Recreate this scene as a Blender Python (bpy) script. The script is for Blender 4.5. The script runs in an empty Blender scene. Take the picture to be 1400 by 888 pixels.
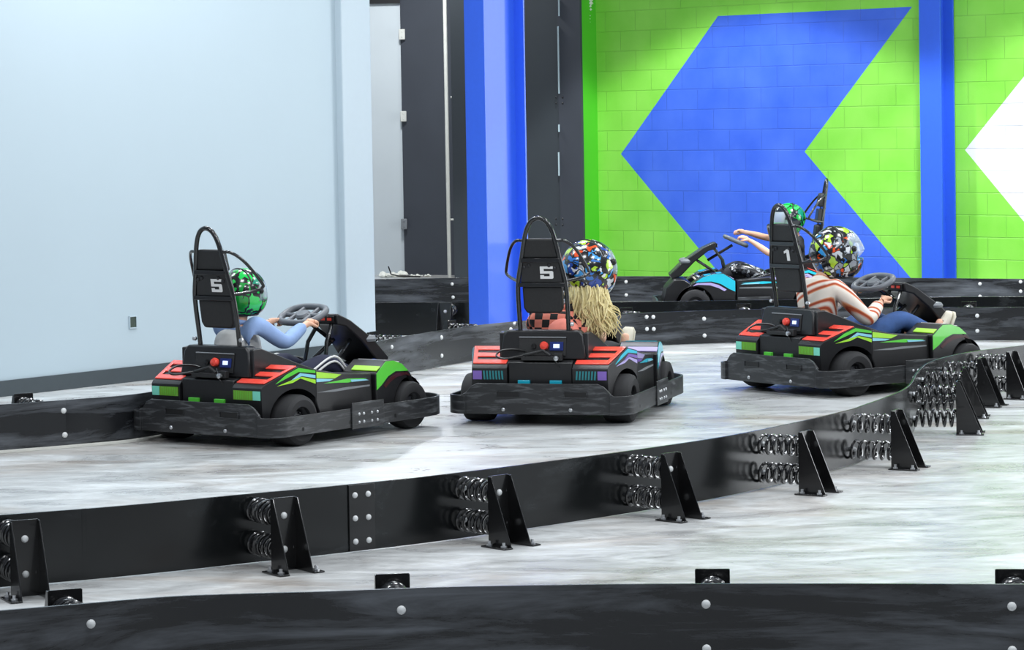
import bpy, bmesh, math, random
from mathutils import Vector, Matrix
R = random.Random(7)
COL = bpy.context.scene.collection
PI = math.pi

# ------------------------------------------------------------------ camera model
F, CX, CY, PITCH, ROLL, HC = 4000.0, 700.0, 325.0, 0.04, 0.0167, 1.75
_fw = Vector((0, math.cos(PITCH), -math.sin(PITCH)))
_up = Vector((0, math.sin(PITCH), math.cos(PITCH)))
_rt = Vector((1, 0, 0))
RT = _rt * math.cos(ROLL) - _up * math.sin(ROLL)
UP = _up * math.cos(ROLL) + _rt * math.sin(ROLL)
CAM = Vector((0, 0, HC))
def ray(px, py):
    return (_fw + RT * ((px - CX) / F) - UP * ((py - CY) / F))
def G(px, py, z=0.0):
    d = ray(px, py); t = (z - HC) / d.z
    return CAM + d * t
def on_plane(px, py, p0, n):
    d = ray(px, py); t = (p0 - CAM).dot(n) / d.dot(n)
    return CAM + d * t
def proj(p):
    v = Vector(p) - CAM; k = v.dot(_fw)
    return CX + F * v.dot(RT) / k, CY - F * v.dot(UP) / k

cam = bpy.data.cameras.new('camera'); camo = bpy.data.objects.new('camera', cam); COL.objects.link(camo)
cam.sensor_width = 36; cam.sensor_fit = 'HORIZONTAL'; cam.lens = 36 * F / 1400; cam.shift_y = -(444 - CY) / 1400
cam.clip_end = 200
camo.matrix_world = Matrix(((RT.x, UP.x, -_fw.x, CAM.x), (RT.y, UP.y, -_fw.y, CAM.y), (RT.z, UP.z, -_fw.z, CAM.z), (0, 0, 0, 1)))
bpy.context.scene.camera = camo

# ------------------------------------------------------------------ materials
def lin(c):
    return tuple((x / 12.92 if x <= .04045 else ((x + .055) / 1.055) ** 2.4) for x in [v / 255 for v in c])
def newmat(name):
    m = bpy.data.materials.new(name); m.use_nodes = True
    nt = m.node_tree; b = nt.nodes['Principled BSDF']
    return m, nt, b
def mat(name, rgb, rough=.5, metal=0, var=.08, scale=25, bump=0, coat=0, spec=.5):
    m, nt, b = newmat(name); c = lin(rgb)
    tc = nt.nodes.new('ShaderNodeTexCoord'); n = nt.nodes.new('ShaderNodeTexNoise'); n.inputs['Scale'].default_value = scale
    n.inputs['Detail'].default_value = 4
    nt.links.new(tc.outputs['Object'], n.inputs['Vector'])
    r = nt.nodes.new('ShaderNodeMix'); r.data_type = 'RGBA'
    r.inputs[6].default_value = (*[x * (1 - var) for x in c], 1); r.inputs[7].default_value = (*[min(1, x * (1 + var)) for x in c], 1)
    nt.links.new(n.outputs['Fac'], r.inputs[0]); nt.links.new(r.outputs[2], b.inputs['Base Color'])
    b.inputs['Roughness'].default_value = rough; b.inputs['Metallic'].default_value = metal
    b.inputs['Coat Weight'].default_value = coat; b.inputs['Specular IOR Level'].default_value = spec
    if bump:
        bp = nt.nodes.new('ShaderNodeBump'); bp.inputs['Strength'].default_value = bump; bp.inputs['Distance'].default_value = .005
        nt.links.new(n.outputs['Fac'], bp.inputs['Height']); nt.links.new(bp.outputs['Normal'], b.inputs['Normal'])
    return m
def ramp(nt, src, stops):
    r = nt.nodes.new('ShaderNodeValToRGB'); e = r.color_ramp.elements
    while len(e) < len(stops): e.new(.5)
    for i, (p, c) in enumerate(stops):
        e[i].position = p; e[i].color = (*c, 1)
    nt.links.new(src, r.inputs[0]); return r
def math_n(nt, op, a, b=None, c=None):
    n = nt.nodes.new('ShaderNodeMath'); n.operation = op
    for i, v in enumerate((a, b, c)):
        if v is None: continue
        if isinstance(v, (int, float)): n.inputs[i].default_value = v
        else: nt.links.new(v, n.inputs[i])
    return n.outputs[0]
def mapping(nt, scale):
    tc = nt.nodes.new('ShaderNodeTexCoord'); mp = nt.nodes.new('ShaderNodeMapping'); mp.inputs['Scale'].default_value = scale
    nt.links.new(tc.outputs['Object'], mp.inputs['Vector']); return mp.outputs[0]
def noise(nt, vec, scale, detail=5, rough=.55, dist=0):
    n = nt.nodes.new('ShaderNodeTexNoise'); n.inputs['Scale'].default_value = scale; n.inputs['Detail'].default_value = detail
    n.inputs['Roughness'].default_value = rough; n.inputs['Distortion'].default_value = dist
    nt.links.new(vec, n.inputs['Vector']); return n.outputs['Fac']
def scuffed(name, dark, light, sc=(1.2, 1.2, 9), rough=(.3, .5), lo=.52, hi=.8, s=1.6):
    # black plastic with long horizontal rub marks
    m, nt, b = newmat(name); v = mapping(nt, sc)
    n = noise(nt, v, s, 8, .65, .4)
    r = ramp(nt, n, [(lo, dark), (hi, light)]); nt.links.new(r.outputs[0], b.inputs['Base Color'])
    rr = ramp(nt, n, [(lo, (rough[0],) * 3), (hi, (rough[1],) * 3)]); nt.links.new(rr.outputs[0], b.inputs['Roughness'])
    return m
M = {}
M['rail'] = scuffed('scuffed_black_plastic', (.010, .011, .013), (.17, .185, .21), (.8, .8, 7), (.26, .5), .47, .82, 1.5)
M['railgloss'] = scuffed('glossy_black_plastic', (.006, .007, .0075), (.05, .056, .06), (1.5, 1.5, 3), (.2, .42), .55, .9, 1.5)
M['skirt'] = scuffed('scuffed_bumper_plastic', (.02, .021, .023), (.16, .17, .18), (3, 3, 22), (.35, .55), .5, .85, 2.0)
M['black'] = mat('black_plastic', (26, 26, 28), .35, var=.3, scale=30, bump=.1)
M['blackmat'] = mat('matt_black_plastic', (30, 30, 31), .55, var=.3, scale=60, bump=.2)
M['tube'] = mat('black_tube_paint', (22, 23, 25), .22, coat=.5)
M['steel'] = mat('black_spring_steel', (16, 16, 18), .22, metal=0, coat=.6, spec=.8)
M['bracket'] = mat('black_bracket_paint', (20, 20, 21), .25, var=.5, scale=9, coat=.3)
M['bolt'] = mat('white_bolt_cap', (214, 216, 216), .4, var=.05)
M['zinc'] = mat('zinc_bolt', (190, 192, 195), .3, metal=.8)
M['rubber'] = mat('tyre_rubber', (34, 34, 36), .75, var=.35, scale=14, bump=.3)
M['rim'] = mat('dark_rim', (52, 53, 56), .35, metal=.5)
M['red'] = mat('red_louvre_plastic', (246, 78, 62), .3, var=.1, coat=.4)
M['white'] = mat('white_lettering', (225, 225, 224), .5, var=.03)
M['silver'] = mat('grey_wheel_grip', (98, 102, 108), .4, var=.1)
M['lcd'] = mat('blue_screen_frame', (28, 44, 108), .25)
M['grey_door'] = mat('grey_plastic', (120, 124, 128), .5)
M['cable'] = mat('black_cable', (14, 14, 15), .35)
m, nt, b = newmat('lit_screen'); b.inputs['Base Color'].default_value = (.4, .5, .9, 1)
b.inputs['Emission Color'].default_value = (.55, .7, 1, 1); b.inputs['Emission Strength'].default_value = .8; M['screen'] = m
for k, c in dict(green=(92, 205, 66), lime=(164, 224, 58), mint=(122, 214, 190), teal=(20, 168, 196), cyan=(40, 190, 214), purple=(122, 92, 178), pink=(222, 70, 170),
                 lilac=(180, 168, 220), sky=(140, 205, 225), olive=(104, 158, 44), maroon=(66, 26, 30), tealdark=(16, 120, 128)).items():
    M[k] = mat('paint_' + k, c, .3, var=.06, coat=.5)
M['shin'] = mat('skin', (226, 176, 148), .55, var=.05)
M['navy'] = mat('navy_track_fabric', (34, 38, 62), .8, var=.3, scale=8, bump=.4)
M['denim'] = mat('blue_denim', (52, 84, 138), .85, var=.35, scale=14, bump=.5)
M['bluecloth'] = mat('light_blue_cotton', (138, 164, 208), .85, var=.22, scale=12, bump=.6)
M['whitecloth'] = mat('pale_grey_cotton', (208, 208, 206), .85, var=.2, scale=12, bump=.6)
M['charcoal'] = mat('charcoal_leggings', (38, 39, 44), .8, var=.3, scale=12, bump=.4)
M['shoe_white'] = mat('cream_shoe', (214, 208, 190), .7, var=.12, scale=30)
M['shoe_blue'] = mat('blue_shoe', (28, 78, 178), .6, var=.3, scale=40)
M['shoe_dark'] = mat('dark_shoe', (50, 52, 56), .6, var=.2)
M['hair'] = mat('blonde_hair', (232, 206, 152), .5, var=.45, scale=60)
M['foam'] = mat('white_foam', (235, 235, 225), .8, bump=.8, scale=40)
M['curb'] = mat('pale_curb', (205, 205, 198), .6, var=.15, scale=8)

def clear_mat(name, rgb, alpha, rough=.08):
    m, nt, b = newmat(name); b.inputs['Base Color'].default_value = (*lin(rgb), 1); b.inputs['Alpha'].default_value = alpha
    b.inputs['Roughness'].default_value = rough; return m
M['visor'] = clear_mat('visor_clear', (200, 215, 225), .45)
M['visor_dark'] = clear_mat('visor_smoke', (40, 44, 50), .8)

def patchwork(name, cols, scale, base=(.01, .01, .012), cut=.5, mask=.62, light=(.75, .77, .8)):
    m, nt, b = newmat(name); v = mapping(nt, (1, 1, 1))
    wn = nt.nodes.new('ShaderNodeTexNoise'); wn.inputs['Scale'].default_value = 14; nt.links.new(v, wn.inputs['Vector'])
    mx = nt.nodes.new('ShaderNodeMix'); mx.data_type = 'RGBA'; mx.inputs[0].default_value = .06
    nt.links.new(v, mx.inputs[6]); nt.links.new(wn.outputs['Color'], mx.inputs[7])
    vo = nt.nodes.new('ShaderNodeTexVoronoi'); vo.inputs['Scale'].default_value = scale; nt.links.new(mx.outputs[2], vo.inputs['Vector'])
    sep = nt.nodes.new('ShaderNodeSeparateColor'); nt.links.new(vo.outputs['Color'], sep.inputs[0])
    n = len(cols); r = ramp(nt, sep.outputs[0], [(i / n, c) for i, c in enumerate(cols)]); r.color_ramp.interpolation = 'CONSTANT'
    ve = nt.nodes.new('ShaderNodeTexVoronoi'); ve.feature = 'DISTANCE_TO_EDGE'; ve.inputs['Scale'].default_value = scale
    nt.links.new(mx.outputs[2], ve.inputs['Vector'])
    v2 = nt.nodes.new('ShaderNodeTexVoronoi'); v2.inputs['Scale'].default_value = scale * 2.3; nt.links.new(mx.outputs[2], v2.inputs['Vector'])
    s2 = nt.nodes.new('ShaderNodeSeparateColor'); nt.links.new(v2.outputs['Color'], s2.inputs[0])
    r2 = ramp(nt, s2.outputs[1], [(0, base), (cut * .55, light), (cut, base)]); r2.color_ramp.interpolation = 'CONSTANT'
    mk = math_n(nt, 'GREATER_THAN', s2.outputs[0], mask)
    m1 = nt.nodes.new('ShaderNodeMix'); m1.data_type = 'RGBA'; nt.links.new(mk, m1.inputs[0]); nt.links.new(r.outputs[0], m1.inputs[6]); nt.links.new(r2.outputs[0], m1.inputs[7])
    ed = math_n(nt, 'LESS_THAN', ve.outputs['Distance'], .06)
    m2 = nt.nodes.new('ShaderNodeMix'); m2.data_type = 'RGBA'; nt.links.new(ed, m2.inputs[0]); nt.links.new(m1.outputs[2], m2.inputs[6]); m2.inputs[7].default_value = (*base, 1)
    nt.links.new(m2.outputs[2], b.inputs['Base Color']); b.inputs['Roughness'].default_value = .2; b.inputs['Coat Weight'].default_value = .5
    return m
M['graffiti'] = patchwork('multicolour_helmet_graphic', [lin(c) for c in [(40, 110, 190), (20, 22, 28), (225, 80, 30), (170, 210, 50), (205, 210, 215), (24, 26, 30), (60, 150, 215), (150, 156, 165), (30, 70, 160)]], 19)
M['greenhelm'] = patchwork('green_helmet_graphic', [lin(c) for c in [(20, 190, 70), (14, 160, 60), (60, 215, 100), (16, 30, 40), (20, 200, 80), (18, 140, 110)]], 13, cut=.3, mask=.72, light=(.1, .7, .2))

def checker(name, a, bb, s):
    m, nt, b = newmat(name); v = mapping(nt, (1, 1, 1)); c = nt.nodes.new('ShaderNodeTexChecker'); c.inputs['Scale'].default_value = s
    c.inputs['Color1'].default_value = (*lin(a), 1); c.inputs['Color2'].default_value = (*lin(bb), 1)
    nt.links.new(v, c.inputs['Vector']); nt.links.new(c.outputs['Color'], b.inputs['Base Color']); b.inputs['Roughness'].default_value = .85; return m
M['checks'] = checker('coral_black_check', (226, 132, 112), (22, 20, 22), 22)
def stripes(name):
    m, nt, b = newmat(name); v = mapping(nt, (1, .6, 1.2)); w = nt.nodes.new('ShaderNodeTexWave'); w.inputs['Scale'].default_value = 3.3
    w.inputs['Distortion'].default_value = 1.6; w.inputs['Detail'].default_value = 1; w.bands_direction = 'DIAGONAL'; nt.links.new(v, w.inputs['Vector'])
    r = ramp(nt, w.outputs['Fac'], [(0, lin((232, 222, 210))), (.38, lin((236, 226, 216))), (.52, lin((226, 150, 104))), (.68, lin((164, 62, 40))), (.86, lin((190, 92, 58))), (1, lin((238, 230, 220)))])
    nt.links.new(r.outputs[0], b.inputs['Base Color']); b.inputs['Roughness'].default_value = .9; return m
M['sweater'] = stripes('cream_rust_stripe_knit')
M['camo'] = patchwork('grey_pattern', [lin(c) for c in [(70, 74, 80), (150, 155, 160), (40, 42, 46)]], 20)

# ------------------------------------------------------------------ mesh builder
class MB:
    def __init__(s): s.v = []; s.f = []
    def add(s, vs, fs, mx=None):
        o = len(s.v); s.v += [tuple(mx @ Vector(v)) if mx else tuple(v) for v in vs]; s.f += [tuple(i + o for i in f) for f in fs]; return s
    def box(s, x0, x1, y0, y1, z0, z1, mx=None):
        vs = [(x, y, z) for x in (x0, x1) for y in (y0, y1) for z in (z0, z1)]
        return s.add(vs, [(0, 1, 3, 2), (4, 6, 7, 5), (0, 4, 5, 1), (2, 3, 7, 6), (0, 2, 6, 4), (1, 5, 7, 3)], mx)
    def prism(s, poly, fa, fb):
        # poly: list of 2-tuples; fa/fb map (a,b)->3d for the two caps
        n = len(poly); A = [fa(*p) for p in poly]; B = [fb(*p) for p in poly]
        return s.add(A + B, [tuple(range(n))[::-1], tuple(range(n, 2 * n))] + [(i, (i + 1) % n, n + (i + 1) % n, n + i) for i in range(n)])
    def tube(s, pts, r, n=10, closed=False, cap=True):
        pts = [Vector(p) for p in pts]; N = len(pts)
        rr = r if isinstance(r, (list, tuple)) else [r] * N
        t0 = (pts[1] - pts[0]).normalized(); u = t0.orthogonal().normalized(); vs = []
        for i, p in enumerate(pts):
            if closed: t = (pts[(i + 1) % N] - pts[i - 1]).normalized()
            else: t = (pts[min(i + 1, N - 1)] - pts[max(i - 1, 0)]).normalized()
            u = (u - t * u.dot(t)).normalized(); w = t.cross(u)
            vs += [tuple(p + (u * math.cos(2 * PI * k / n) + w * math.sin(2 * PI * k / n)) * rr[i]) for k in range(n)]
        fs = []
        for i in range(N if closed else N - 1):
            j = (i + 1) % N
            fs += [(i * n + k, i * n + (k + 1) % n, j * n + (k + 1) % n, j * n + k) for k in range(n)]
        if cap and not closed: fs += [tuple(range(n))[::-1], tuple((N - 1) * n + k for k in range(n))]
        return s.add(vs, fs)
    def lathe(s, prof, n=24, mx=None):
        # prof (r,h) around local z
        vs = []; fs = []; m = len(prof)
        for k in range(n):
            a = 2 * PI * k / n; vs += [(r * math.cos(a), r * math.sin(a), h) for r, h in prof]
        for k in range(n):
            j = (k + 1) % n; fs += [(k * m + i, j * m + i, j * m + i + 1, k * m + i + 1) for i in range(m - 1)]
        return s.add(vs, fs, mx)
    def dome(s, p, nrm, r, n=12):
        nrm = Vector(nrm).normalized(); mx = Matrix.Translation(p) @ nrm.to_track_quat('Z', 'Y').to_matrix().to_4x4()
        return s.lathe([(r, -r * .1), (r, r * .15), (r * .85, r * .45), (r * .5, r * .65), (0.0001, r * .72)], n, mx)
    def build(s, name, mt, parent=None, smooth=True, bevel=0, seg=2, sub=0, solid=0):
        me = bpy.data.meshes.new(name); me.from_pydata(s.v, [], s.f); me.update()
        bm = bmesh.new(); bm.from_mesh(me); bmesh.ops.remove_doubles(bm, verts=bm.verts, dist=1e-5)
        bmesh.ops.recalc_face_normals(bm, faces=bm.faces); bm.to_mesh(me); bm.free()
        for m_ in (mt if isinstance(mt, (list, tuple)) else [mt]): me.materials.append(m_)
        o = bpy.data.objects.new(name, me); COL.objects.link(o)
        if parent: o.parent = parent
        if solid:
            md = o.modifiers.new('thick', 'SOLIDIFY'); md.thickness = solid; md.offset = 0
        if bevel:
            md = o.modifiers.new('bevel', 'BEVEL'); md.width = bevel; md.segments = seg; md.limit_method = 'ANGLE'; md.angle_limit = math.radians(35)
        if sub:
            md = o.modifiers.new('sub', 'SUBSURF'); md.levels = sub; md.render_levels = sub
        if smooth:
            me.shade_smooth()
            try: me.set_sharp_from_angle(angle=math.radians(38))
            except Exception: pass
        return o
def tag(o, label=None, cat=None, group=None, kind=None):
    for k, v in (('label', label), ('category', cat), ('group', group), ('kind', kind)):
        if v: o[k] = v
    return o
def empty(name, loc=(0, 0, 0), rz=0):
    o = bpy.data.objects.new(name, None); o.empty_display_size = .1; COL.objects.link(o); o.location = loc; o.rotation_euler = (0, 0, rz); return o
def copy_tree(o, parent=None):
    c = o.copy(); COL.objects.link(c)
    if parent: c.parent = parent
    for ch in [x for x in bpy.data.objects if x.parent == o]: copy_tree(ch, c)
    return c
def smooth_path(pts, n=8):
    P_ = [Vector(p) for p in pts]; P_ = [P_[0] * 2 - P_[1]] + P_ + [P_[-1] * 2 - P_[-2]]; out = []
    for i in range(1, len(P_) - 2):
        a, b, c, d = P_[i - 1:i + 3]
        for k in range(n):
            t = k / n
            out.append(.5 * ((2 * b) + (-a + c) * t + (2 * a - 5 * b + 4 * c - d) * t * t + (-a + 3 * b - 3 * c + d) * t ** 3))
    out.append(P_[-2]); return out

# ------------------------------------------------------------------ room shell
U = Vector((math.cos(math.radians(44)), -math.sin(math.radians(44)), 0))       # along the block wall
V = Vector((math.sin(math.radians(44)), math.cos(math.radians(44)), 0))        # into the block wall
k_ = (1257 - CX) / F
W0 = on_plane(1257, 300, Vector((0, 27.28, 0)), Vector((0, 1, 0))); W0.z = 0

def floor_mat():
    m, nt, b = newmat('polished_concrete'); v = mapping(nt, (1, 1, 1))
    vs = mapping(nt, (.7, 1.5, 1))
    n1 = noise(nt, v, .5, 4, .6); n2 = noise(nt, vs, 2.4, 8, .68, .8); n3 = noise(nt, vs, 11, 6, .7, .5)
    a = math_n(nt, 'ADD', math_n(nt, 'MULTIPLY', n2, .55), math_n(nt, 'MULTIPLY', n3, .25)); a = math_n(nt, 'ADD', a, math_n(nt, 'MULTIPLY', n1, .3))
    r = ramp(nt, a, [(.36, (.23, .23, .23)), (.47, (.34, .345, .345)), (.56, (.46, .47, .47)), (.68, (.63, .66, .67))])
    # brown rubber haze
    nb = noise(nt, vs, 1.1, 5, .6, 1.0); rb = ramp(nt, nb, [(.5, (1, 1, 1)), (.68, (.80, .72, .66))])
    mx = nt.nodes.new('ShaderNodeMix'); mx.data_type = 'RGBA'; mx.blend_type = 'MULTIPLY'; mx.inputs[0].default_value = 1
    nt.links.new(r.outputs[0], mx.inputs[6]); nt.links.new(rb.outputs[0], mx.inputs[7]); nt.links.new(mx.outputs[2], b.inputs['Base Color'])
    rr = ramp(nt, n2, [(.3, (.22,) * 3), (.7, (.42,) * 3)]); nt.links.new(rr.outputs[0], b.inputs['Roughness'])
    bp = nt.nodes.new('ShaderNodeBump'); bp.inputs['Strength'].default_value = .12; bp.inputs['Distance'].default_value = .01
    nt.links.new(n3, bp.inputs['Height']); nt.links.new(bp.outputs['Normal'], b.inputs['Normal'])
    return m
fl = MB().box(-14, 16, 4, 42, -.1, 0).build('floor', floor_mat(), smooth=False); tag(fl, 'streaky pale grey polished concrete floor of the go-kart hall', 'floor', kind='structure')

def plaster(name, rgb, rough=.55, var=.03, bump=.05):
    return mat(name, rgb, rough, var=var, scale=3, bump=bump)
def struct(o, label, cat='wall'): return tag(o, label, cat, kind='structure')
def wallbox(name, a, b, z0, z1, th, mt, nrm, label, cat='wall', bevel=0):
    # vertical slab whose visible face runs a->b, thickness th away from nrm
    a = Vector((a[0], a[1], 0)); b = Vector((b[0], b[1], 0)); n = Vector((nrm[0], nrm[1], 0)).normalized()
    vs = [a, b, b - n * th, a - n * th]
    mb = MB(); mb.add([(p.x, p.y, z0) for p in vs] + [(p.x, p.y, z1) for p in vs], [(0, 1, 2, 3), (7, 6, 5, 4), (0, 4, 5, 1), (1, 5, 6, 2), (2, 6, 7, 3), (3, 7, 4, 0)])
    return struct(mb.build(name, mt, smooth=False, bevel=bevel), label, cat)

# painted block wall; object space: x along the wall, y into it, z up
def sz(px, py):
    p = on_plane(px, py, W0, V); return (p - W0).dot(U), p.z
def block_mat():
    m, nt, b = newmat('painted_block'); tc = nt.nodes.new('ShaderNodeTexCoord'); sp = nt.nodes.new('ShaderNodeSeparateXYZ')
    nt.links.new(tc.outputs['Object'], sp.inputs[0]); X, Z = sp.outputs['X'], sp.outputs['Z']
    def edge(px1, py1, px2, py2, side):
        # half plane to the right (side 1) of a line given by two photo points on the wall
        s1, z1 = sz(px1, py1); s2, z2 = sz(px2, py2); k = (s2 - s1) / (z2 - z1)
        e = math_n(nt, 'SUBTRACT', X, math_n(nt, 'ADD', math_n(nt, 'MULTIPLY', Z, k), s1 - k * z1))
        return math_n(nt, 'GREATER_THAN', e, 0) if side > 0 else math_n(nt, 'LESS_THAN', e, 0)
    mul = lambda a, c: math_n(nt, 'MULTIPLY', a, c)
    # blue chevron
    L = mul(edge(980.5, 23.4, 849, 210.5, 1), edge(849, 210.5, 955.8, 340, 1))
    Rr = math_n(nt, 'MAXIMUM', edge(1248.7, 6.8, 1100, 207.3, -1), edge(1100, 207.3, 1244, 378.5, -1))
    ztop = sz(1120, 15.3)[1]; pass
    blue = mul(mul(L, Rr), math_n(nt, 'LESS_THAN', Z, ztop))
    wh = mul(edge(1400, 104.5, 1319.4, 205, 1), edge(1319.4, 205, 1400, 302.8, 1))
    # right edge of the second chevron repeats the first one's width
    w = sz(1100, 207.3)[0] - sz(849, 210.5)[0]
    n1 = nt.nodes.new('ShaderNodeTexNoise'); n1.inputs['Scale'].default_value = 2.2; n1.inputs['Detail'].default_value = 5; nt.links.new(tc.outputs['Object'], n1.inputs['Vector'])
    g = ramp(nt, n1.outputs['Fac'], [(.3, lin((126, 212, 66))), (.7, lin((146, 224, 86)))])
    bl = ramp(nt, n1.outputs['Fac'], [(.3, lin((56, 100, 222))), (.7, lin((76, 118, 232)))])
    mxa = nt.nodes.new('ShaderNodeMix'); mxa.data_type = 'RGBA'; nt.links.new(blue, mxa.inputs[0]); nt.links.new(g.outputs[0], mxa.inputs[6]); nt.links.new(bl.outputs[0], mxa.inputs[7])
    mxb = nt.nodes.new('ShaderNodeMix'); mxb.data_type = 'RGBA'; nt.links.new(wh, mxb.inputs[0]); nt.links.new(mxa.outputs[2], mxb.inputs[6]); mxb.inputs[7].default_value = (.8, .82, .86, 1)
    cmb = nt.nodes.new('ShaderNodeCombineXYZ'); nt.links.new(math_n(nt, 'ADD', X, 40 + .08), cmb.inputs[0]); nt.links.new(Z, cmb.inputs[1])
    br = nt.nodes.new('ShaderNodeTexBrick'); br.inputs['Scale'].default_value = 1; br.inputs['Brick Width'].default_value = .4064; br.inputs['Row Height'].default_value = .2032
    br.inputs['Mortar Size'].default_value = .006; br.inputs['Mortar Smooth'].default_value = .6; br.inputs['Color1'].default_value = (1, 1, 1, 1); br.inputs['Color2'].default_value = (.88, .88, .88, 1); br.inputs['Mortar'].default_value = (.62, .62, .66, 1)
    br.offset = .5; nt.links.new(cmb.outputs[0], br.inputs['Vector'])
    mm = nt.nodes.new('ShaderNodeMix'); mm.data_type = 'RGBA'; mm.blend_type = 'MULTIPLY'; mm.inputs[0].default_value = .3
    nt.links.new(mxb.outputs[2], mm.inputs[6]); nt.links.new(br.outputs['Color'], mm.inputs[7]); nt.links.new(mm.outputs[2], b.inputs['Base Color'])
    n2 = nt.nodes.new('ShaderNodeTexNoise'); n2.inputs['Scale'].default_value = 60; n2.inputs['Detail'].default_value = 4; nt.links.new(tc.outputs['Object'], n2.inputs['Vector'])
    h = math_n(nt, 'ADD', math_n(nt, 'MULTIPLY', math_n(nt, 'SUBTRACT', 1, br.outputs['Fac']), 1.0), math_n(nt, 'MULTIPLY', n2.outputs['Fac'], .18))
    bp = nt.nodes.new('ShaderNodeBump'); bp.inputs['Strength'].default_value = .6; bp.inputs['Distance'].default_value = .006
    nt.links.new(h, bp.inputs['Height']); nt.links.new(bp.outputs['Normal'], b.inputs['Normal']); b.inputs['Roughness'].default_value = .42
    return m
sL = sz(817.5, 200)[0]
bw = MB().box(sL, 3.0, 0, .3, 0, 7).build('wall_back', block_mat(), smooth=False); bw.location = W0; bw.rotation_euler = (0, 0, math.atan2(U.y, U.x))
struct(bw, 'painted block wall, lime green with a big blue chevron and a white one')
wc = W0 + U * sL        # left end of block wall
green = plaster('green_paint', (84, 196, 44), .45); jt = wc - V * .22
wallbox('wall_corner', (wc.x, wc.y), (jt.x, jt.y), 0, 7, .2, green, U, 'narrow green return at the left end of the block wall')
dark = mat('charcoal_wall_paint', (60, 66, 71), .6, var=.12, scale=2.2, bump=.05)
darker = mat('dark_panel_paint', (64, 68, 76), .6, var=.15, scale=2.2, bump=.05)
d1 = jt - U * 1.9; jd = jt - U * .012
wallbox('wall_dark', (d1.x, d1.y), (jd.x, jd.y), 0, 7, .2, dark, -V, 'charcoal painted wall between the blue column and the green return')
# door in that wall: right leaf edge, gap line and hinges
def along(px, py, base, dirn, nrm): return on_plane(px, py, base, nrm)
dr = empty('door_1'); tag(dr, 'charcoal door leaf with a thin light gap beside the green return', 'door', kind='structure')
pA = on_plane(768, 250, jt, V); pB = on_plane(799, 250, jt, V)
mb = MB(); a_ = pA - V * .03; b_ = pB - V * .03
mb.add([(a_.x, a_.y, .02), (b_.x, b_.y, .02), (b_.x, b_.y, 3.4), (a_.x, a_.y, 3.4), (pA.x, pA.y, .02), (pB.x, pB.y, .02), (pB.x, pB.y, 3.4), (pA.x, pA.y, 3.4)],
       [(0, 1, 2, 3), (4, 7, 6, 5), (0, 4, 5, 1), (1, 5, 6, 2), (2, 6, 7, 3), (3, 7, 4, 0)]); mb.build('door_leaf', darker, dr, smooth=False)
strip = mat('pale_gap_strip', (170, 190, 196), .5)
for (y0, y1) in ((0, 22), (36, 128), (170, 180), (208, 240)):
    p0 = on_plane(766.5, y0, jt, V) - V * .035; p1 = on_plane(767.5, y1, jt, V) - V * .035
    MB().box(-.008, .008, -.012, .012, 0, p0.z - p1.z, Matrix.Translation(p1)).build('gap_strip', strip, dr, smooth=False)
for hy in (137, 303):
    for hx in (763, 772):
        p = on_plane(hx, hy, jt, V) - V * .03
        mb = MB(); [mb.dome(p + Vector((0, 0, dz)), -V, .012) for dz in (.03, -.03)]; mb.build('hinge_bolt', M['rim'], dr)
# back recess at far left
LG = mat('light_grey_wall', (196, 204, 208), .6, var=.05, scale=2)
q0 = G(440, 374.5); q1 = G(553.5, 375); q2 = G(700, 377)
wallbox('wall_recess', (q0.x - 1, q0.y), (q1.x, q1.y), 0, 3.12, .2, LG, (0, -1, 0), 'light grey wall piece at the back of the recess')
wallbox('wall_panel', (q1.x, q1.y - .02), (q2.x, q2.y - .02), 0, 6, .2, darker, (0, -1, 0), 'dark charcoal panel beside the light grey wall piece')
wallbox('wall_header', (q0.x - 1, q0.y - .05), (q1.x, q1.y - .05), 3.12, 6.5, .25, mat('black_header', (14, 14, 16), .6), (0, -1, 0), 'black header above the recess')
t = MB(); c = G(505, 374); t.box(q0.x, G(521, 374).x, c.y - .12, c.y - .08, 0, .1)
struct(t.build('baseboard_recess', mat('black_base_strip', (40, 44, 48), .5), smooth=False), 'short dark baseboard lying at the foot of the recess wall', 'baseboard')
# clips on wall corner
for i, (x, y) in enumerate(((549.5, 47), (551.5, 159), (552.5, 306))):
    p = on_plane(x, y, q1 - Vector((0, .06, 0)), Vector((0, 1, 0)))
    mb = MB().box(-.035, .035, -.02, .02, -.06, .06, Matrix.Translation(p)); mb.dome(p + Vector((0, -.02, .03)), (0, -1, 0), .008); mb.dome(p + Vector((0, -.02, -.03)), (0, -1, 0), .008)
    tag(mb.build('wall_clip', M['curb'] if i < 2 else M['grey_door'], bevel=.006),
        ('white clip near the top of the grey wall edge', 'pale clip halfway up the grey wall edge', 'grey clip low on the grey wall edge')[i], 'clip', 'clips on the wall edge')
# white pipe
pb = G(615, 378) - Vector((0, .15, 0)); mb = MB(); mb.tube([(pb.x, pb.y, 0), (pb.x, pb.y, 6)], .022, 12)
pr = mb.build('pipe', M['curb']); tag(pr, 'slim white pipe running up the dark charcoal panel', 'pipe')
for yy in (133, 300):
    p = on_plane(616, yy, pb, Vector((0, 1, 0))); MB().tube([p, p + Vector((.07, 0, 0)), p + Vector((.07, 0, -.03))], .012, 8).build('pipe_stub', M['curb'], pr)
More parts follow.
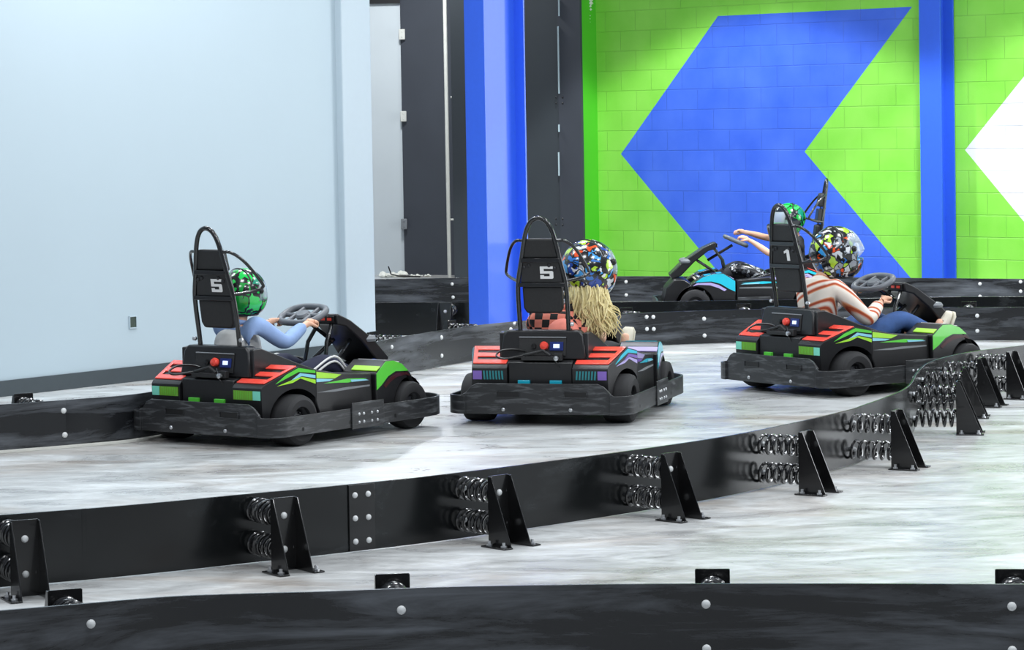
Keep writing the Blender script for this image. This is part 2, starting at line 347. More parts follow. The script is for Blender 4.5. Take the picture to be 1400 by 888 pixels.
# foam and debris on the floor of the recess
mb = MB(); c = G(545, 377) - Vector((0, .25, 0))
for i in range(38):
    dx = R.uniform(-.2, .45); r = R.uniform(.012, .045) * (1.2 if dx < .1 else .5)
    mx = Matrix.Translation((c.x + dx, c.y + R.uniform(-.06, .06), r * .7)) @ Matrix.Diagonal((1, 1, .8, 1))
    mb.lathe([(0.0001, -r), (r * .7, -r * .6), (r, 0), (r * .6, r * .7), (0.0001, r)], 7, mx)
tag(mb.build('foam_debris', M['foam']), 'crumbs of white foam lying at the foot of the recess wall', 'debris', kind='stuff')
e0 = Vector((c.x - .04, c.y - .12, 0))
tag(MB().tube([e0 + Vector((-.06, 0, .13)), e0 + Vector((-.03, 0, .04)), e0 + Vector((.05, 0, .02)), e0 + Vector((.3, 0, .008))], .008, 6).build('bent_strip', M['cable']), 'bent black strip lying among the white foam crumbs', 'strip')

# grey wall with corner pilaster
P0 = G(0, 542.4); P1 = G(202.7, 519); gd = (P1 - P0).normalized(); gn = Vector((gd.y, -gd.x, 0))
def grey_at(px):   # intersection of wall line with a photo column
    d = ray(px, 450); dd = Vector((d.x, d.y, 0)); # solve P0+gd*s = CAM+dd*t
    det = gd.x * (-dd.y) + dd.x * gd.y; s = (-P0.x * (-dd.y) + (P0.y * -dd.x) * -1 * -1 * -1) if False else None
    a1, b1, c1 = gd.x, -dd.x, -P0.x; a2, b2, c2 = gd.y, -dd.y, -P0.y
    D = a1 * b2 - a2 * b1; return P0 + gd * ((c1 * b2 - c2 * b1) / D)
E1 = grey_at(466); GS = P0 - gd * 4
grey = mat('pale_blue_grey_wall', (170, 186, 195), .5, var=.02, scale=1.5, bump=.03)
wallbox('wall_left', (GS.x, GS.y), (E1.x, E1.y), 0, 6.5, .2, grey, gn, 'tall pale blue-grey wall on the left')
pe = E1 + gd * .34
wallbox('wall_pilaster', (E1.x + gn.x * .06, E1.y + gn.y * .06), (pe.x + gn.x * .06, pe.y + gn.y * .06), 0, 6.5, .35, mat('pilaster_paint', (174, 188, 197), .4, var=.02), gn, 'pale grey pilaster closing the right end of the left wall', bevel=.008)
bb_a = GS + gn * .0; mb = MB(); n = gn
A_ = GS; B_ = E1
mb.add([(p.x, p.y, z) for z in (0, .105) for p in (A_ + n * .002, B_ + n * .002, B_ + n * .014, A_ + n * .014)], [(0, 1, 2, 3), (7, 6, 5, 4), (0, 4, 5, 1), (1, 5, 6, 2), (2, 6, 7, 3), (3, 7, 4, 0)])
struct(mb.build('baseboard_left', mat('dark_baseboard', (52, 62, 68), .45, var=.1), smooth=False), 'dark grey baseboard along the pale left wall', 'baseboard')
# open electrical box in that wall
p = on_plane(181, 440, P0, gn); rot = Matrix.Translation(p + gn * .004) @ Matrix.Rotation(math.atan2(gd.y, gd.x), 4, 'Z')
ob = empty('outlet_box'); tag(ob, 'small open electrical box set in the pale left wall', 'outlet')
mb = MB()
for b4 in ((-.03, .03, -.006, .004, .036, .044), (-.03, .03, -.006, .004, -.044, -.036), (-.036, -.03, -.006, .004, -.044, .044), (.03, .036, -.006, .004, -.044, .044)): mb.box(*b4, mx=rot)
mb.build('box_rim', grey, ob, smooth=False)
MB().box(-.03, .03, -.001, .003, -.038, .038, mx=rot).build('box_back', mat('box_inside', (52, 66, 58), .5, metal=.3, var=.5, scale=60), ob, smooth=False)

# steel columns: web along V, flanges along U
bluecol = mat('blue_column_paint', (52, 100, 224), .38, var=.05, coat=.25)
def h_column(px_left, Y, w, d, label, name='steel_column'):
    p = on_plane(px_left, 300, Vector((0, Y, 0)), Vector((0, 1, 0))); p.z = 0
    rz = math.atan2(U.y, U.x); c = p + U * (w / 2)
    root = empty(name, (c.x, c.y, 0), rz); tag(root, label, 'column', kind='structure')
    MB().box(-w / 2, w / 2, 0, .016, 0, 6.8).build('flange', bluecol, root, bevel=.002); MB().box(-w / 2, w / 2, d - .016, d, 0, 6.8).build('flange', bluecol, root, bevel=.002)
    MB().box(-.006, .006, .016, d - .016, 0, 6.8).build('web', bluecol, root)
    MB().box(-w / 2 - .03, w / 2 + .03, -.03, d + .03, 0, .02).build('base_plate', bluecol, root, bevel=.002)
    return root
h_column(639, 22.9, .215, .46, 'free-standing blue steel column left of centre', 'trim_1')
h_column(1259.3, W0.y - .3, .235, .22, 'blue steel column standing against the block wall', 'trim_2')
# foam drip on the green corner
p = on_plane(812, 12, wc - V * .02 + U * 0, V); mb = MB()
for i in range(9):
    r = .018 + .012 * R.random(); mb.lathe([(0.0001, -r), (r, 0), (0.0001, r)], 8, Matrix.Translation(p - V * .06 + Vector((R.uniform(-.015, .015), 0, .12 - i * .032))))
tag(mb.build('foam_drip', M['foam']), 'white foam drip high on the green wall corner', 'foam')

# ------------------------------------------------------------------ spring brackets
def make_bracket():
    root = empty('spring_bracket')
    MB().box(0, .006, -.054, .054, 0, .288).build('back_plate', M['bracket'], root, bevel=.001)
    for s in (-1, 1):
        y = s * .054; poly = [(0, 0), (0, .285), (.022, .285), (.14, .004), (.14, 0)]
        MB().prism(poly, lambda x, z: (x, y - .0025, z), lambda x, z: (x, y + .0025, z)).build('gusset', M['bracket'], root, bevel=.001)
        f = MB().box(.0, .15, min(y, y + s * .045), max(y, y + s * .045), 0, .006).build('foot_flange', M['bracket'], root, bevel=.001)
        mb = MB()
        for x in (.03, .12):
            mb.lathe([(.0001, .006), (.013, .006), (.013, .013), (.007, .014), (.007, .026), (.0001, .027)], 6, Matrix.Translation((x, y + s * .024, 0)))
        mb.build('anchor_bolt', M['zinc'], f)
    for z in (.083, .216):
        mb = MB(); mb.dome((.006, 0, z), (1, 0, 0), .014); mb.build('plate_bolt', M['bolt'], root)
        T = 6; N = int(T * 16); L = .235
        pts = [(-L * i / N, .043 * math.cos(2 * PI * T * i / N), z + .043 * math.sin(2 * PI * T * i / N)) for i in range(N + 1)]
        sp = MB().tube(pts, .0078, 8).build('spring', M['steel'], root)
        mb = MB(); mb.dome((-L + .02, 0, z), (1, 0, 0), .012); mb.tube([(-L - .002, 0, z), (-L + .02, 0, z)], .012, 8); mb.build('spring_bolt', M['zinc'], sp)
    return root
BR0 = [make_bracket()]
def place_bracket(path, px, side, label, group, gap=.245):
    """bracket off the rail at the rail point nearest photo column px; side = +1 / -1 chooses which side of the path"""
    global BR0
    i, t = col_param(path, px)
    a, b = path[i], path[i + 1]; p = a.lerp(b, t); d = (path[min(i + 2, len(path) - 1)] - path[max(i - 1, 0)]); d.z = 0; d.normalize()
    n = Vector((d.y, -d.x, 0)) * side; q = p + n * gap
    o = BR0.pop() if BR0 else copy_tree(BRX[0])
    if not BRX: BRX.append(o)
    o.location = (q.x, q.y, 0.001); o.rotation_euler = (0, 0, math.atan2(n.y, n.x))
    tag(o, label, 'bracket', group); return o
BRX = []
def col_param(path, px):
    best = None
    for i in range(len(path) - 1):
        x0 = proj((path[i].x, path[i].y, .27))[0]; x1 = proj((path[i + 1].x, path[i + 1].y, .27))[0]
        if min(x0, x1) <= px <= max(x0, x1) and abs(x1 - x0) > 1e-6: return i, (px - x0) / (x1 - x0)
    return (0, 0) if px < proj(path[0])[0] else (len(path) - 2, 1)
RH = .275
def rail(pts_px, label, mt, ext0=None, ext1=None, h=RH, bolts=(), bolt_side=1, th=.012, boltr=.016):
    P_ = [G(x, y, h) for x, y in pts_px]
    for p in P_: p.z = 0
    if ext0: P_.insert(0, P_[0] + (P_[0] - P_[1]).normalized() * ext0)
    if ext1: P_.append(P_[-1] + (P_[-1] - P_[-2]).normalized() * ext1)
    path = smooth_path(P_, 10); vs = []; n = len(path)
    for i, p in enumerate(path):
        d = (path[min(i + 1, n - 1)] - path[max(i - 1, 0)]).normalized(); q = Vector((d.y, -d.x, 0)) * th / 2
        vs += [(p.x + q.x, p.y + q.y, .004), (p.x + q.x, p.y + q.y, h), (p.x - q.x, p.y - q.y, h), (p.x - q.x, p.y - q.y, .004)]
    fs = [(0, 1, 2, 3), tuple((n - 1) * 4 + k for k in (3, 2, 1, 0))]
    for i in range(n - 1):
        fs += [(i * 4 + k, i * 4 + (k + 1) % 4, i * 4 + 4 + (k + 1) % 4, i * 4 + 4 + k) for k in range(4)]
    root = MB().add(vs, fs).build('track_barrier', mt, bevel=.0025); tag(root, label, 'barrier', 'low black track barriers')
    for (x, y) in bolts:
        i, t = col_param(path, x); p = path[i].lerp(path[i + 1], t); d = (path[i + 1] - path[i]).normalized(); q = Vector((d.y, -d.x, 0)) * bolt_side
        # height from photo row
        zr = ray(x, y); tt = (Vector((p.x, p.y, 0)) - CAM).to_2d().length / zr.to_2d().length; z = HC + zr.z * tt
        MB().dome(p + q * (th / 2) + Vector((0, 0, z)), q, boltr).build('barrier_bolt', M['bolt'], root)
    return path, root

# far barrier along the block wall
pathA, _ = rail([(490, 381.8), (640, 379.3), (845, 377.3), (1060, 378.3), (1290, 380), (1400, 381)], 'farthest track barrier, running along the foot of the green and blue wall', M['rail'], 3, 4,
                bolts=[(501, 389.6), (501, 408), (618, 388), (619, 406), (856, 385), (856, 403), (1218, 387), (1218, 405.7), (1340, 387.8), (1340, 405), (1395.6, 385), (1395.6, 398)])
pathB, _ = rail([(491, 413.5), (640, 413), (845, 412), (1060, 409.5), (1290, 405.5), (1400, 405)], 'track barrier second from the wall, its spring side facing the camera', M['railgloss'], 3, 4)
pathC, railC = rail([(0, 552.7), (100, 545.5), (201, 536), (340, 510), (440, 488), (476, 479.5), (520, 465.3), (577, 455.5), (650, 444.5), (740, 436), (845, 429), (950, 424.7), (1060, 422), (1290, 419.8), (1400, 419.5)],
                    'long curving track barrier behind the three nearer karts', M['rail'], 3, 4, h=.26,
                    bolts=[(86, 561), (87, 594), (534, 474), (602, 461), (602, 486), (697, 450), (883.4, 433), (892.6, 433), (883.6, 449.4), (893, 449.4), (962, 435.4), (962.4, 458.4), (1264, 430.6), (1336, 431.3), (1336, 452)])
pathD, railD = rail([(0, 703.5), (120, 694.5), (230, 685), (340, 674.5), (440, 665.3), (580, 651), (680, 639), (790, 625), (900, 610), (1000, 594.5), (1090, 576.5), (1161, 559.8), (1180, 553.5), (1207, 544), (1234, 532.5), (1246, 522.4), (1253.5, 509), (1269, 495.4), (1301.6, 485.5), (1342, 478.3), (1400, 471.5)],
                    'long glossy black barrier sweeping through the middle with springs on its near side', M['railgloss'], 3, 3, h=.28, boltr=.014)
pathE, _ = rail([(0, 833.9), (120, 824), (230, 815), (330, 811), (440, 808), (600, 802), (760, 799), (900, 797.5), (1150, 797.3), (1400, 798)], 'nearest track barrier, cut off by the bottom of the picture', M['rail'], 2, 2, h=.28,
                bolts=[(123, 852), (548, 833), (965, 825), (965, 886), (1383, 828), (1383, 888)], boltr=.0145)
# splice plate on the middle barrier
i, t = col_param(pathD, 492); p = pathD[i].lerp(pathD[i + 1], t); d = (pathD[i + 1] - pathD[i]).normalized(); n = Vector((d.y, -d.x, 0))
mx = Matrix.Translation(p + n * .006) @ Matrix.Rotation(math.atan2(d.y, d.x), 4, 'Z')
spl = MB().box(-.062, .062, -.008, .0, .006, .277, mx=mx).build('splice_plate', M['bracket'], railD, bevel=.001)
for bx in (-.034, .03):
    for bz in (.045, .14, .235):
        MB().dome(mx @ Vector((bx, -.008, bz)), n, .0125).build('splice_bolt', M['bolt'], spl)
gN = 'spring brackets behind the middle barrier'
rowsD = [(8, 'at the far left edge of the picture'), (347, 'left of the barrier joint plate'), (628, 'right of the barrier joint plate'), (858, 'third from the barrier joint plate on its right, by the middle of the track'),
         (1036, 'in front of the dark reflections, nearly below the striped-sweater driver'), (1160, 'just before the barrier bends'), (1246, 'at the start of the barrier bend'), (1258, 'within the barrier bend'), (1285, 'behind the bend, partly hidden by nearer brackets'), (1332, 'at the right edge of the picture')]
lb = ['black spring bracket at the left edge of the picture, beside the middle barrier',
      'black spring bracket on the middle barrier, just left of the bolted joint plate',
      'black spring bracket on the middle barrier, first to the right of the bolted joint plate',
      'black spring bracket on the middle barrier, second to the right of the bolted joint plate',
      'black spring bracket on the middle barrier, third to the right of the bolted joint plate',
      'black spring bracket just in front of where the middle barrier starts to bend',
      'black spring bracket nearest the camera in the crowded group at the barrier bend',
      'black spring bracket in the middle of the crowded group at the barrier bend',
      'black spring bracket farthest back in the crowded group at the barrier bend',
      'black spring bracket at the right edge of the picture, past the bend']
for (px, _l), l in zip(rowsD, lb): place_bracket(pathD, px, 1, l, gN)
for px, l in ((117, 'leftmost'), (547, 'second from left'), (971, 'second from right'), (1390, 'rightmost')):
    place_bracket(pathE, px, -1, l + ' of the brackets peeping up behind the nearest barrier', 'brackets behind the nearest barrier')
for px, l in ((57, 'black bracket top peeping over the barrier at far left, below the pale wall'), (553, 'black bracket top peeping over the barrier between the pale wall and blue column'), (655, 'black bracket top at the foot of the blue column'),
              (875, 'black bracket top behind the barrier right of the blonde driver'), (1022, 'black bracket top behind the barrier below the turquoise kart'), (1320, 'black bracket top behind the barrier at far right')):
    place_bracket(pathC, px, -1, l, 'brackets behind the long curving barrier')
place_bracket(pathB, 618, 1, 'black spring bracket just left of the blue column on the second barrier', 'brackets on the second barrier')
# pale kerb strip below the left stretch
mb = MB(); sub_ = [p for p in pathC if proj(p)[0] < 260 and proj(p)[0] > -260]
kv = []; nk = len(sub_)
for i, p in enumerate(sub_):
    dd = (sub_[min(i + 1, nk - 1)] - sub_[max(i - 1, 0)]).normalized(); q = Vector((dd.y, -dd.x, 0)); a, b = p + q * .0065, p + q * .06
    kv += [(a.x, a.y, .001), (a.x, a.y, .012), (b.x, b.y, .012), (b.x, b.y, .001)]
mb.add(kv, [(i * 4 + k, i * 4 + (k + 1) % 4, i * 4 + 4 + (k + 1) % 4, i * 4 + 4 + k) for i in range(nk - 1) for k in range(4)] + [(0, 1, 2, 3), tuple((nk - 1) * 4 + k for k in (3, 2, 1, 0))])
struct(mb.build('trim_3', M['curb'], smooth=False), 'thin pale strip on the floor under the left barrier', 'trim')

# ------------------------------------------------------------------ karts
def digit(mb, ch, fx):
    """fx maps (u,v) in 0..1 to 3d front; second map offset"""
    polys = {'5': [[(0, .0), (.92, 0), (1, .08), (1, .2), (.72, .2), (0, .2)], [(.72, .2), (1, .2), (1, .42), (.72, .42)], [(0, .42), (1, .42), (1, .55), (.92, .62), (0, .62)], [(0, .62), (.28, .62), (.28, .8), (0, .8)], [(0, .8), (1, .8), (1, 1), (0, 1)], [(0, .2), (.28, .2), (.28, .3), (0, .3)]],
             '1': [[(.35, 0), (.68, 0), (.68, 1), (.35, 1)], [(.05, .62), (.35, .74), (.35, 1), (.3, .93), (.05, .82)]]}[ch]
    for pl in polys: mb.prism(pl, lambda u, v: fx(u, v, 0), lambda u, v: fx(u, v, 1))

def arc(cx, cz, r, a0, a1, n=10):
    return [(cx + r * math.cos(math.radians(a0 + (a1 - a0) * i / n)), cz + r * math.sin(math.radians(a0 + (a1 - a0) * i / n))) for i in range(n + 1)]
WB = 1.0
def make_kart(label, pos, alpha, num, theme, group='electric go-karts'):
    rz = PI / 2 - math.radians(alpha)
    K = empty('go_kart', (pos[0], pos[1], 0), rz); tag(K, label, 'go-kart', group)
    c1, c2, c3, tail, tab = [M[k] for k in theme]
    # skirt bumper band -------------------------------------------------
    path = []
    def corner(cx, cy, r, a0, a1, n=8): return [(cx + r * math.cos(math.radians(a0 + (a1 - a0) * i / n)), cy + r * math.sin(math.radians(a0 + (a1 - a0) * i / n))) for i in range(n + 1)]
    HW, XR, XF = .55, -.29, WB + .30
    rear = [(XR + .012 * (abs(y) / .4) ** 2, y) for y in [-.43 + .86 * k / 24 for k in range(25)]]
    path += [(x, y) for x, y in rear[::-1]]                                       # rear, left (+y) to right (-y)
    path += corner(XR + .12, -HW + .12, .12, 180, 270, 7)
    path += [(x, -HW - .0) for x in (.0, .15, .3, .45, .6, .75, .85)]
    path += corner(XF - .24, -HW + .28, .28, 270, 345, 8)
    path += [(XF + .02, y) for y in (-.12, 0, .12)]
    path += corner(XF - .24, HW - .28, .28, 15, 90, 8)
    path += [(x, HW) for x in (.85, .75, .6, .45, .3, .15, .0)]
    path += corner(XR + .12, HW - .12, .12, 90, 180, 7)
    n = len(path); vs = []; th = .014
    for i, (x, y) in enumerate(path):
        px, py = path[i - 1]; nx, ny = path[(i + 1) % n]; tx, ty = nx - px, ny - py; l = math.hypot(tx, ty) or 1; ox, oy = -ty / l, tx / l
        if x < 0 and abs(y) < .50: f = max(0, min(1, (.455 - abs(y)) / .09)); f = f * f * (3 - 2 * f); zt = .175 + .07 * f
        else: zt = .175
        zb = .068
        # outward is away from centre
        if ox * (x - .5) + oy * y < 0: ox, oy = -ox, -oy
        for o_, z in ((0, zb), (0, zt), (-th, zt), (-th, zb)): vs.append((x + ox * o_, y + oy * o_, z))
    fs = []
    for i in range(n):
        j = (i + 1) % n; fs += [(i * 4 + k, i * 4 + (k + 1) % 4, j * 4 + (k + 1) % 4, j * 4 + k) for k in range(4)]
    bump = MB().add(vs, fs).build('bumper', M['skirt'], K, bevel=.002)
    for y in (.2, -.2):
        mb = MB(); mb.dome((XR - .001 + .003, y, .095), (-1, 0, 0), .012); mb.build('bumper_bolt', M['zinc'], bump)
        # recessed slot: dark insert with raised rim
        mb = MB(); mb.box(XR - .004, XR + .01, y - .065 - .03, y + .035, .165, .168); mb.box(XR - .004, XR + .01, y - .095, y + .035, .198, .201)
        mb.box(XR - .004, XR + .01, y - .098, y - .095, .165, .201); mb.box(XR - .004, XR + .01, y + .035, y + .038, .165, .201); mb.build('slot_rim', M['skirt'], bump, bevel=.001)
        MB().box(XR + .0, XR + .004, y - .094, y + .034, .168, .198).build('slot', M['cable'], bump)
    for s in (1, -1):
        pl = MB().box(.36, .64, min(s * HW, s * (HW + .008)), max(s * HW, s * (HW + .008)), .06, .205).build('side_plate', M['skirt'], K, bevel=.002)
        for bx in (.42, .46, .53, .58):
            for bz in (.095, .14): MB().dome((bx, s * (HW + .008), bz), (0, s, 0), .009, 8).build('plate_bolt', M['zinc'], pl)
    # wheels ------------------------------------------------------------
    for wx, wr in ((0, .14), (WB, .135)):
        for s in (1, -1):
            hw = .09 if wx == 0 else .065; yc = s * (.42 if wx == 0 else .425)
            mx = Matrix.Translation((wx, yc, wr + .001)) @ Matrix.Rotation(PI / 2, 4, 'X')
            prof = [(.068, -hw * .8), (.075, -hw * .92), (wr * .8, -hw), (wr * .95, -hw * .86), (wr, -hw * .6), (wr, hw * .6), (wr * .95, hw * .86), (wr * .8, hw), (.075, hw * .92), (.068, hw * .8), (.066, 0), (.068, -hw * .8)]
            ty = MB().lathe(prof, 32, mx).build('tyre', M['rubber'], K)
            mb = MB(); ho = hw * .8
            for sg in (1, -1):
                mb.lathe([(.0001, sg * ho * 1.0), (.024, sg * ho * .98), (.028, sg * ho * .72), (.05, sg * ho * .6), (.06, sg * ho * .85), (.07, sg * ho * .98), (.067, sg * ho * .6)], 20, mx)
                for q in range(5):
                    a = 2 * PI * q / 5; mb.lathe([(.006, sg * ho * .6), (.006, sg * ho * .78), (.0001, sg * ho * .8)], 6, mx @ Matrix.Translation((.04 * math.cos(a), .04 * math.sin(a), 0)))
            mb.lathe([(.0675, -hw * .7), (.055, -hw * .3), (.055, hw * .3), (.0675, hw * .7)], 20, mx)
            mb.build('rim', M['rim'], ty)
    # chassis -----------------------------------------------------------
    mb = MB().box(-.16, 1.16, -.29, .29, .055, .075)
    mb.tube([(0, -.4, .14), (0, .4, .14)], .02, 10); mb.tube([(WB, -.38, .135), (WB, .38, .135)], .014, 8)
    mb.tube([(-.2, -.27, .09), (1.2, -.27, .09)], .016, 8); mb.tube([(-.2, .27, .09), (1.2, .27, .09)], .016, 8)
    for bx in (-.26, -.05, .35, .75, 1.15):
        w_ = .42 if bx < -.2 else (.50 if bx > 1 else .55); mb.tube([(bx, -w_, .1), (bx, -.27, .1)], .012, 8); mb.tube([(bx, w_, .1), (bx, .27, .1)], .012, 8)
    mb.tube([(1.15, -.1, .1), (1.28, -.1, .1)], .012, 8); mb.tube([(1.15, .1, .1), (1.28, .1, .1)], .012, 8)
    mb.tube([(-.29, -.2, .1), (-.15, -.2, .1)], .012, 8); mb.tube([(-.29, .2, .1), (-.15, .2, .1)], .012, 8)
    mb.build('chassis', M['blackmat'], K)
    # body panels per side ------------------------------------------------
    yr = lambda x: .405 + (x + .22) * .25          # rear fender outer plane
    ys = lambda x: .4925 - (x - .13) * .043        # side pod outer plane
    yf = lambda x: .492 - (x - .655) * .13         # front fender outer plane
    def ring(s, poly, yin, yout): return MB().prism(poly, lambda x, z: (x, s * yin, z), lambda x, z: (x, s * yout(x), z))
    RF = [(-.215, .13), (-.22, .325), (-.20, .345), (.02, .43), (.13, .408), (.13, .2)] + [(x, z) for x, z in arc(0, .14, .172, 42, 176, 12)] + [(-.19, .13)]
    RF = [(-.215, .2), (-.22, .33), (-.205, .345), (.02, .432), (.13, .408), (.168, .14)] if False else RF
    SP = [(.133, .407), (.36, .368), (.64, .345), (.65, .12), (.60, .10), (.18, .10), (.165, .15), (.133, .235)]
    FF = [(.655, .13), (.655, .343), (.70, .372), (.757, .408), (.84, .405), (.93, .38), (1.02, .325), (1.09, .25), (1.13, .17), (1.128, .14)] + arc(WB, .135, .158, 3, 172, 12)
    decal_t = .003
    for s in (1, -1):
        rf = ring(s, RF, .195, yr).build('rear_fender', M['black'], K, bevel=.006)
        spd = ring(s, SP, .285, ys).build('side_pod', M['black'], K, bevel=.006)
        ff = ring(s, FF, .24, yf).build('front_fender', M['black'], K, bevel=.008)
        def dec(poly, yfun, mt, nm, par, t0=.0005):
            MB().prism(poly, lambda x, z: (x, s * (yfun(x) + t0), z), lambda x, z: (x, s * (yfun(x) + t0 + .002), z)).build(nm, mt, par, smooth=False)
        # louvres on the rear fender top: E shape (three bars joined along the outside)
        zt = lambda x: .345 + (x + .20) * (.085 / .22)
        mb = MB(); xs = [(-.195, -.152), (-.112, -.068), (-.028, .015)]
        def slab(x0, x1, y0, y1):
            f = [(x0, y0(x0)), (x1, y0(x1)), (x1, y1(x1)), (x0, y1(x0))]
            mb.prism(f, lambda x, y: (x, s * y, zt(x) + .001), lambda x, y: (x, s * y, zt(x) + .009))
        for x0, x1 in xs: slab(x0, x1, lambda x: .205, lambda x: yr(x) - .03)
        slab(-.195, .015, lambda x: yr(x) - .033, lambda x: yr(x) - .008)
        mb.build('red_louvre', M['red'], rf, bevel=.003)
        # tail panel on the back face
        back = lambda y0, y1, z0, z1, mt, nm: MB().box(-.2235, -.2205, min(s * y0, s * y1), max(s * y0, s * y1), z0, z1).build(nm, mt, rf, smooth=False)
        back(.345, .398, .262, .312, c3 if num == '5t' else M['mint'], 'tail_end_patch')
        if num == '5t' or theme[0] == 'cyan':
            mb = MB()
            for q in range(7):
                y0 = .215 + q * .018; mb.prism([(y0, .262), (y0 + .01, .262), (y0 + .014, .312), (y0 + .004, .312)], lambda y, z: (-.2205, s * y, z), lambda y, z: (-.2235, s * y, z))
            mb.build('tail_stripes', tail, rf, smooth=False)
        else:
            back(.205, .343, .262, .312, tail, 'tail_patch')
            mb = MB()
            for q in range(9): mb.box(-.2242, -.2235, min(s * (.215 + q * .0135), s * (.2165 + q * .0135)), max(s * (.215 + q * .0135), s * (.2165 + q * .0135)), .265, .309)
            mb.build('tail_lines', c1, rf, smooth=False)
        # stripes: rear fender side
        dec([(-.13, .345), (.02, .402), (.128, .388), (.128, .402), (.02, .424), (-.06, .392)], yr, c1, 'side_stripe', rf)
        dec([(-.04, .352), (.04, .378), (.128, .36), (.128, .378), (.03, .395)], yr, c3, 'side_stripe', rf)
        dec([(-.12, .333), (-.02, .345), (.03, .366), (.128, .33), (.128, .352), (.04, .374), (-.02, .362)], yr, c2, 'side_stripe', rf)
        # side pod stripes
        dec([(.136, .395), (.36, .362), (.30, .345), (.136, .36)], ys, c2, 'side_stripe', spd)
        dec([(.136, .357), (.29, .342), (.25, .334), (.136, .338)], ys, c3, 'side_stripe', spd)
        dec([(.2, .325), (.42, .334), (.6, .322), (.42, .312), (.34, .318)], ys, c1, 'side_stripe', spd)
        dec([(.44, .327), (.58, .318), (.61, .31), (.45, .313)], ys, M['sky'], 'side_stripe', spd, .003)
        dec([(.14, .280), (.4, .288), (.62, .284), (.62, .276), (.3, .272)], ys, M['grey_door'], 'side_ridge', spd)
        # front fender colour
        dec([(.657, .25), (.657, .341), (.70, .369), (.757, .404), (.84, .402), (.93, .377), (1.0, .332), (.94, .335), (.86, .34), (.78, .318), (.71, .275)], yf, c1, 'fender_patch', ff)
        dec([(.73, .268), (.80, .31), (.87, .33), (.985, .325), (1.02, .30), (.97, .312), (.87, .306), (.80, .283), (.75, .255)], yf, M['maroon'] if theme[0] == 'green' else c2, 'fender_edge', ff, .001)
        # coloured strip across the fender's rear slope and a patch on its top
        mb = MB(); mb.prism([(.664, .353), (.75, .407)], lambda x, z: (x, s * .25, z + .004), lambda x, z: (x, s * .485, z + .004)) if False else None
        q_ = MB(); q_.add([(.668, s * .30, .355), (.668, s * .485, .355), (.70, s * .485, .376), (.70, s * .30, .376), (.668, s * .30, .360), (.668, s * .485, .360), (.70, s * .485, .381), (.70, s * .30, .381)],
                          [(0, 1, 2, 3), (7, 6, 5, 4), (0, 4, 5, 1), (1, 5, 6, 2), (2, 6, 7, 3), (3, 7, 4, 0)]); q_.build('top_patch', M['lime'] if theme[0] == 'green' else c2, ff, smooth=False)
        q_ = MB(); q_.add([(.77, s * .27, .407), (.77, s * .46, .407), (.92, s * .445, .386), (.92, s * .27, .386), (.77, s * .27, .412), (.77, s * .46, .412), (.92, s * .445, .391), (.92, s * .27, .391)],
                          [(0, 1, 2, 3), (7, 6, 5, 4), (0, 4, 5, 1), (1, 5, 6, 2), (2, 6, 7, 3), (3, 7, 4, 0)]); q_.build('top_patch', M['white'] if theme[0] == 'green' else c1, ff, smooth=False)
        # cockpit side fairing
        poly = [(-.12, .10), (-.12, .525), (-.06, .53), (.05, .49), (.2, .435), (.36, .385), (.46, .36), (.46, .10)]
        MB().prism(poly, lambda x, z: (x, s * (.235 + max(0, min(.03, (x + .1) * .12))), z), lambda x, z: (x, s * (.265 + max(0, min(.03, (x + .1) * .12))), z)).build('seat_side', M['black'], K, bevel=.006)
        MB().box(-.222, -.2, min(s * .06, s * .13), max(s * .06, s * .13), .235, .258).build('rear_tab', tab, K, bevel=.002)
    # rear centre cover --------------------------------------------------
    rc = MB()
    rc.prism([(-.205, .12), (-.205, .36), (-.17, .37), (-.12, .37), (-.12, .12)], lambda x, z: (x, -.19, z), lambda x, z: (x, .19, z)).build('motor_cover', M['black'], K, bevel=.006)
    mb = MB(); A = [(-.255, .372), (-.24, .51), (-.215, .54), (.215, .54), (.24, .51), (.255, .372)]
    mb.prism(A, lambda y, z: (-.15 + (z - .37) * .15, y, z), lambda y, z: (-.06 + (z - .37) * .1, y * .98, z)); cov = mb.build('rear_cover', M['black'], K, bevel=.01)
    fx = lambda z: -.15 + (z - .37) * .15
    def slab2(y0, y1, z0, z1, d0, d1, mt, nm, par, bev=0):
        return MB().add([(fx(z) - d, y, z) for d in (d0, d1) for y in (y0, y1) for z in (z0, z1)], [(0, 1, 3, 2), (4, 6, 7, 5), (0, 4, 5, 1), (2, 3, 7, 6), (0, 2, 6, 4), (1, 5, 7, 3)]).build(nm, mt, par, smooth=False, bevel=bev)
    pn = slab2(-.14, .14, .395, .50, .0, .006, M['blackmat'], 'control_panel', cov, .002)
    MB().tube([(fx(.5) - .008, -.14, .50), (fx(.5) - .008, .14, .50)], .004, 6).build('panel_rim', M['grey_door'], pn)
    slab2(-.125, -.045, .425, .475, .006, .012, M['lcd'], 'screen_frame', pn, .001); slab2(-.103, -.067, .44, .462, .012, .014, M['screen'], 'screen', pn)
    mb = MB(); mb.lathe([(.024, 0), (.026, .012), (.02, .026), (.0001, .03)], 16, Matrix.Translation((fx(.45) - .006, -.012, .452)) @ Matrix.Rotation(-PI / 2, 4, 'Y')); mb.build('red_knob', M['red'], pn)
    mb = MB(); mb.lathe([(.014, 0), (.014, .014), (.0001, .016)], 12, Matrix.Translation((fx(.45) - .006, .05, .45)) @ Matrix.Rotation(-PI / 2, 4, 'Y')); mb.build('key_switch', M['cable'], pn)
    mb = MB(); mb.box(-.215, -.16, -.11, .11, .372, .395); mb.box(-.2, -.17, -.13, -.08, .37, .41); mb.tube([(-.2, .1, .40), (-.21, .03, .415), (-.21, -.02, .43), (-.2, -.06, .40)], .009, 8); mb.build('latch_bar', M['blackmat'], K, bevel=.002)
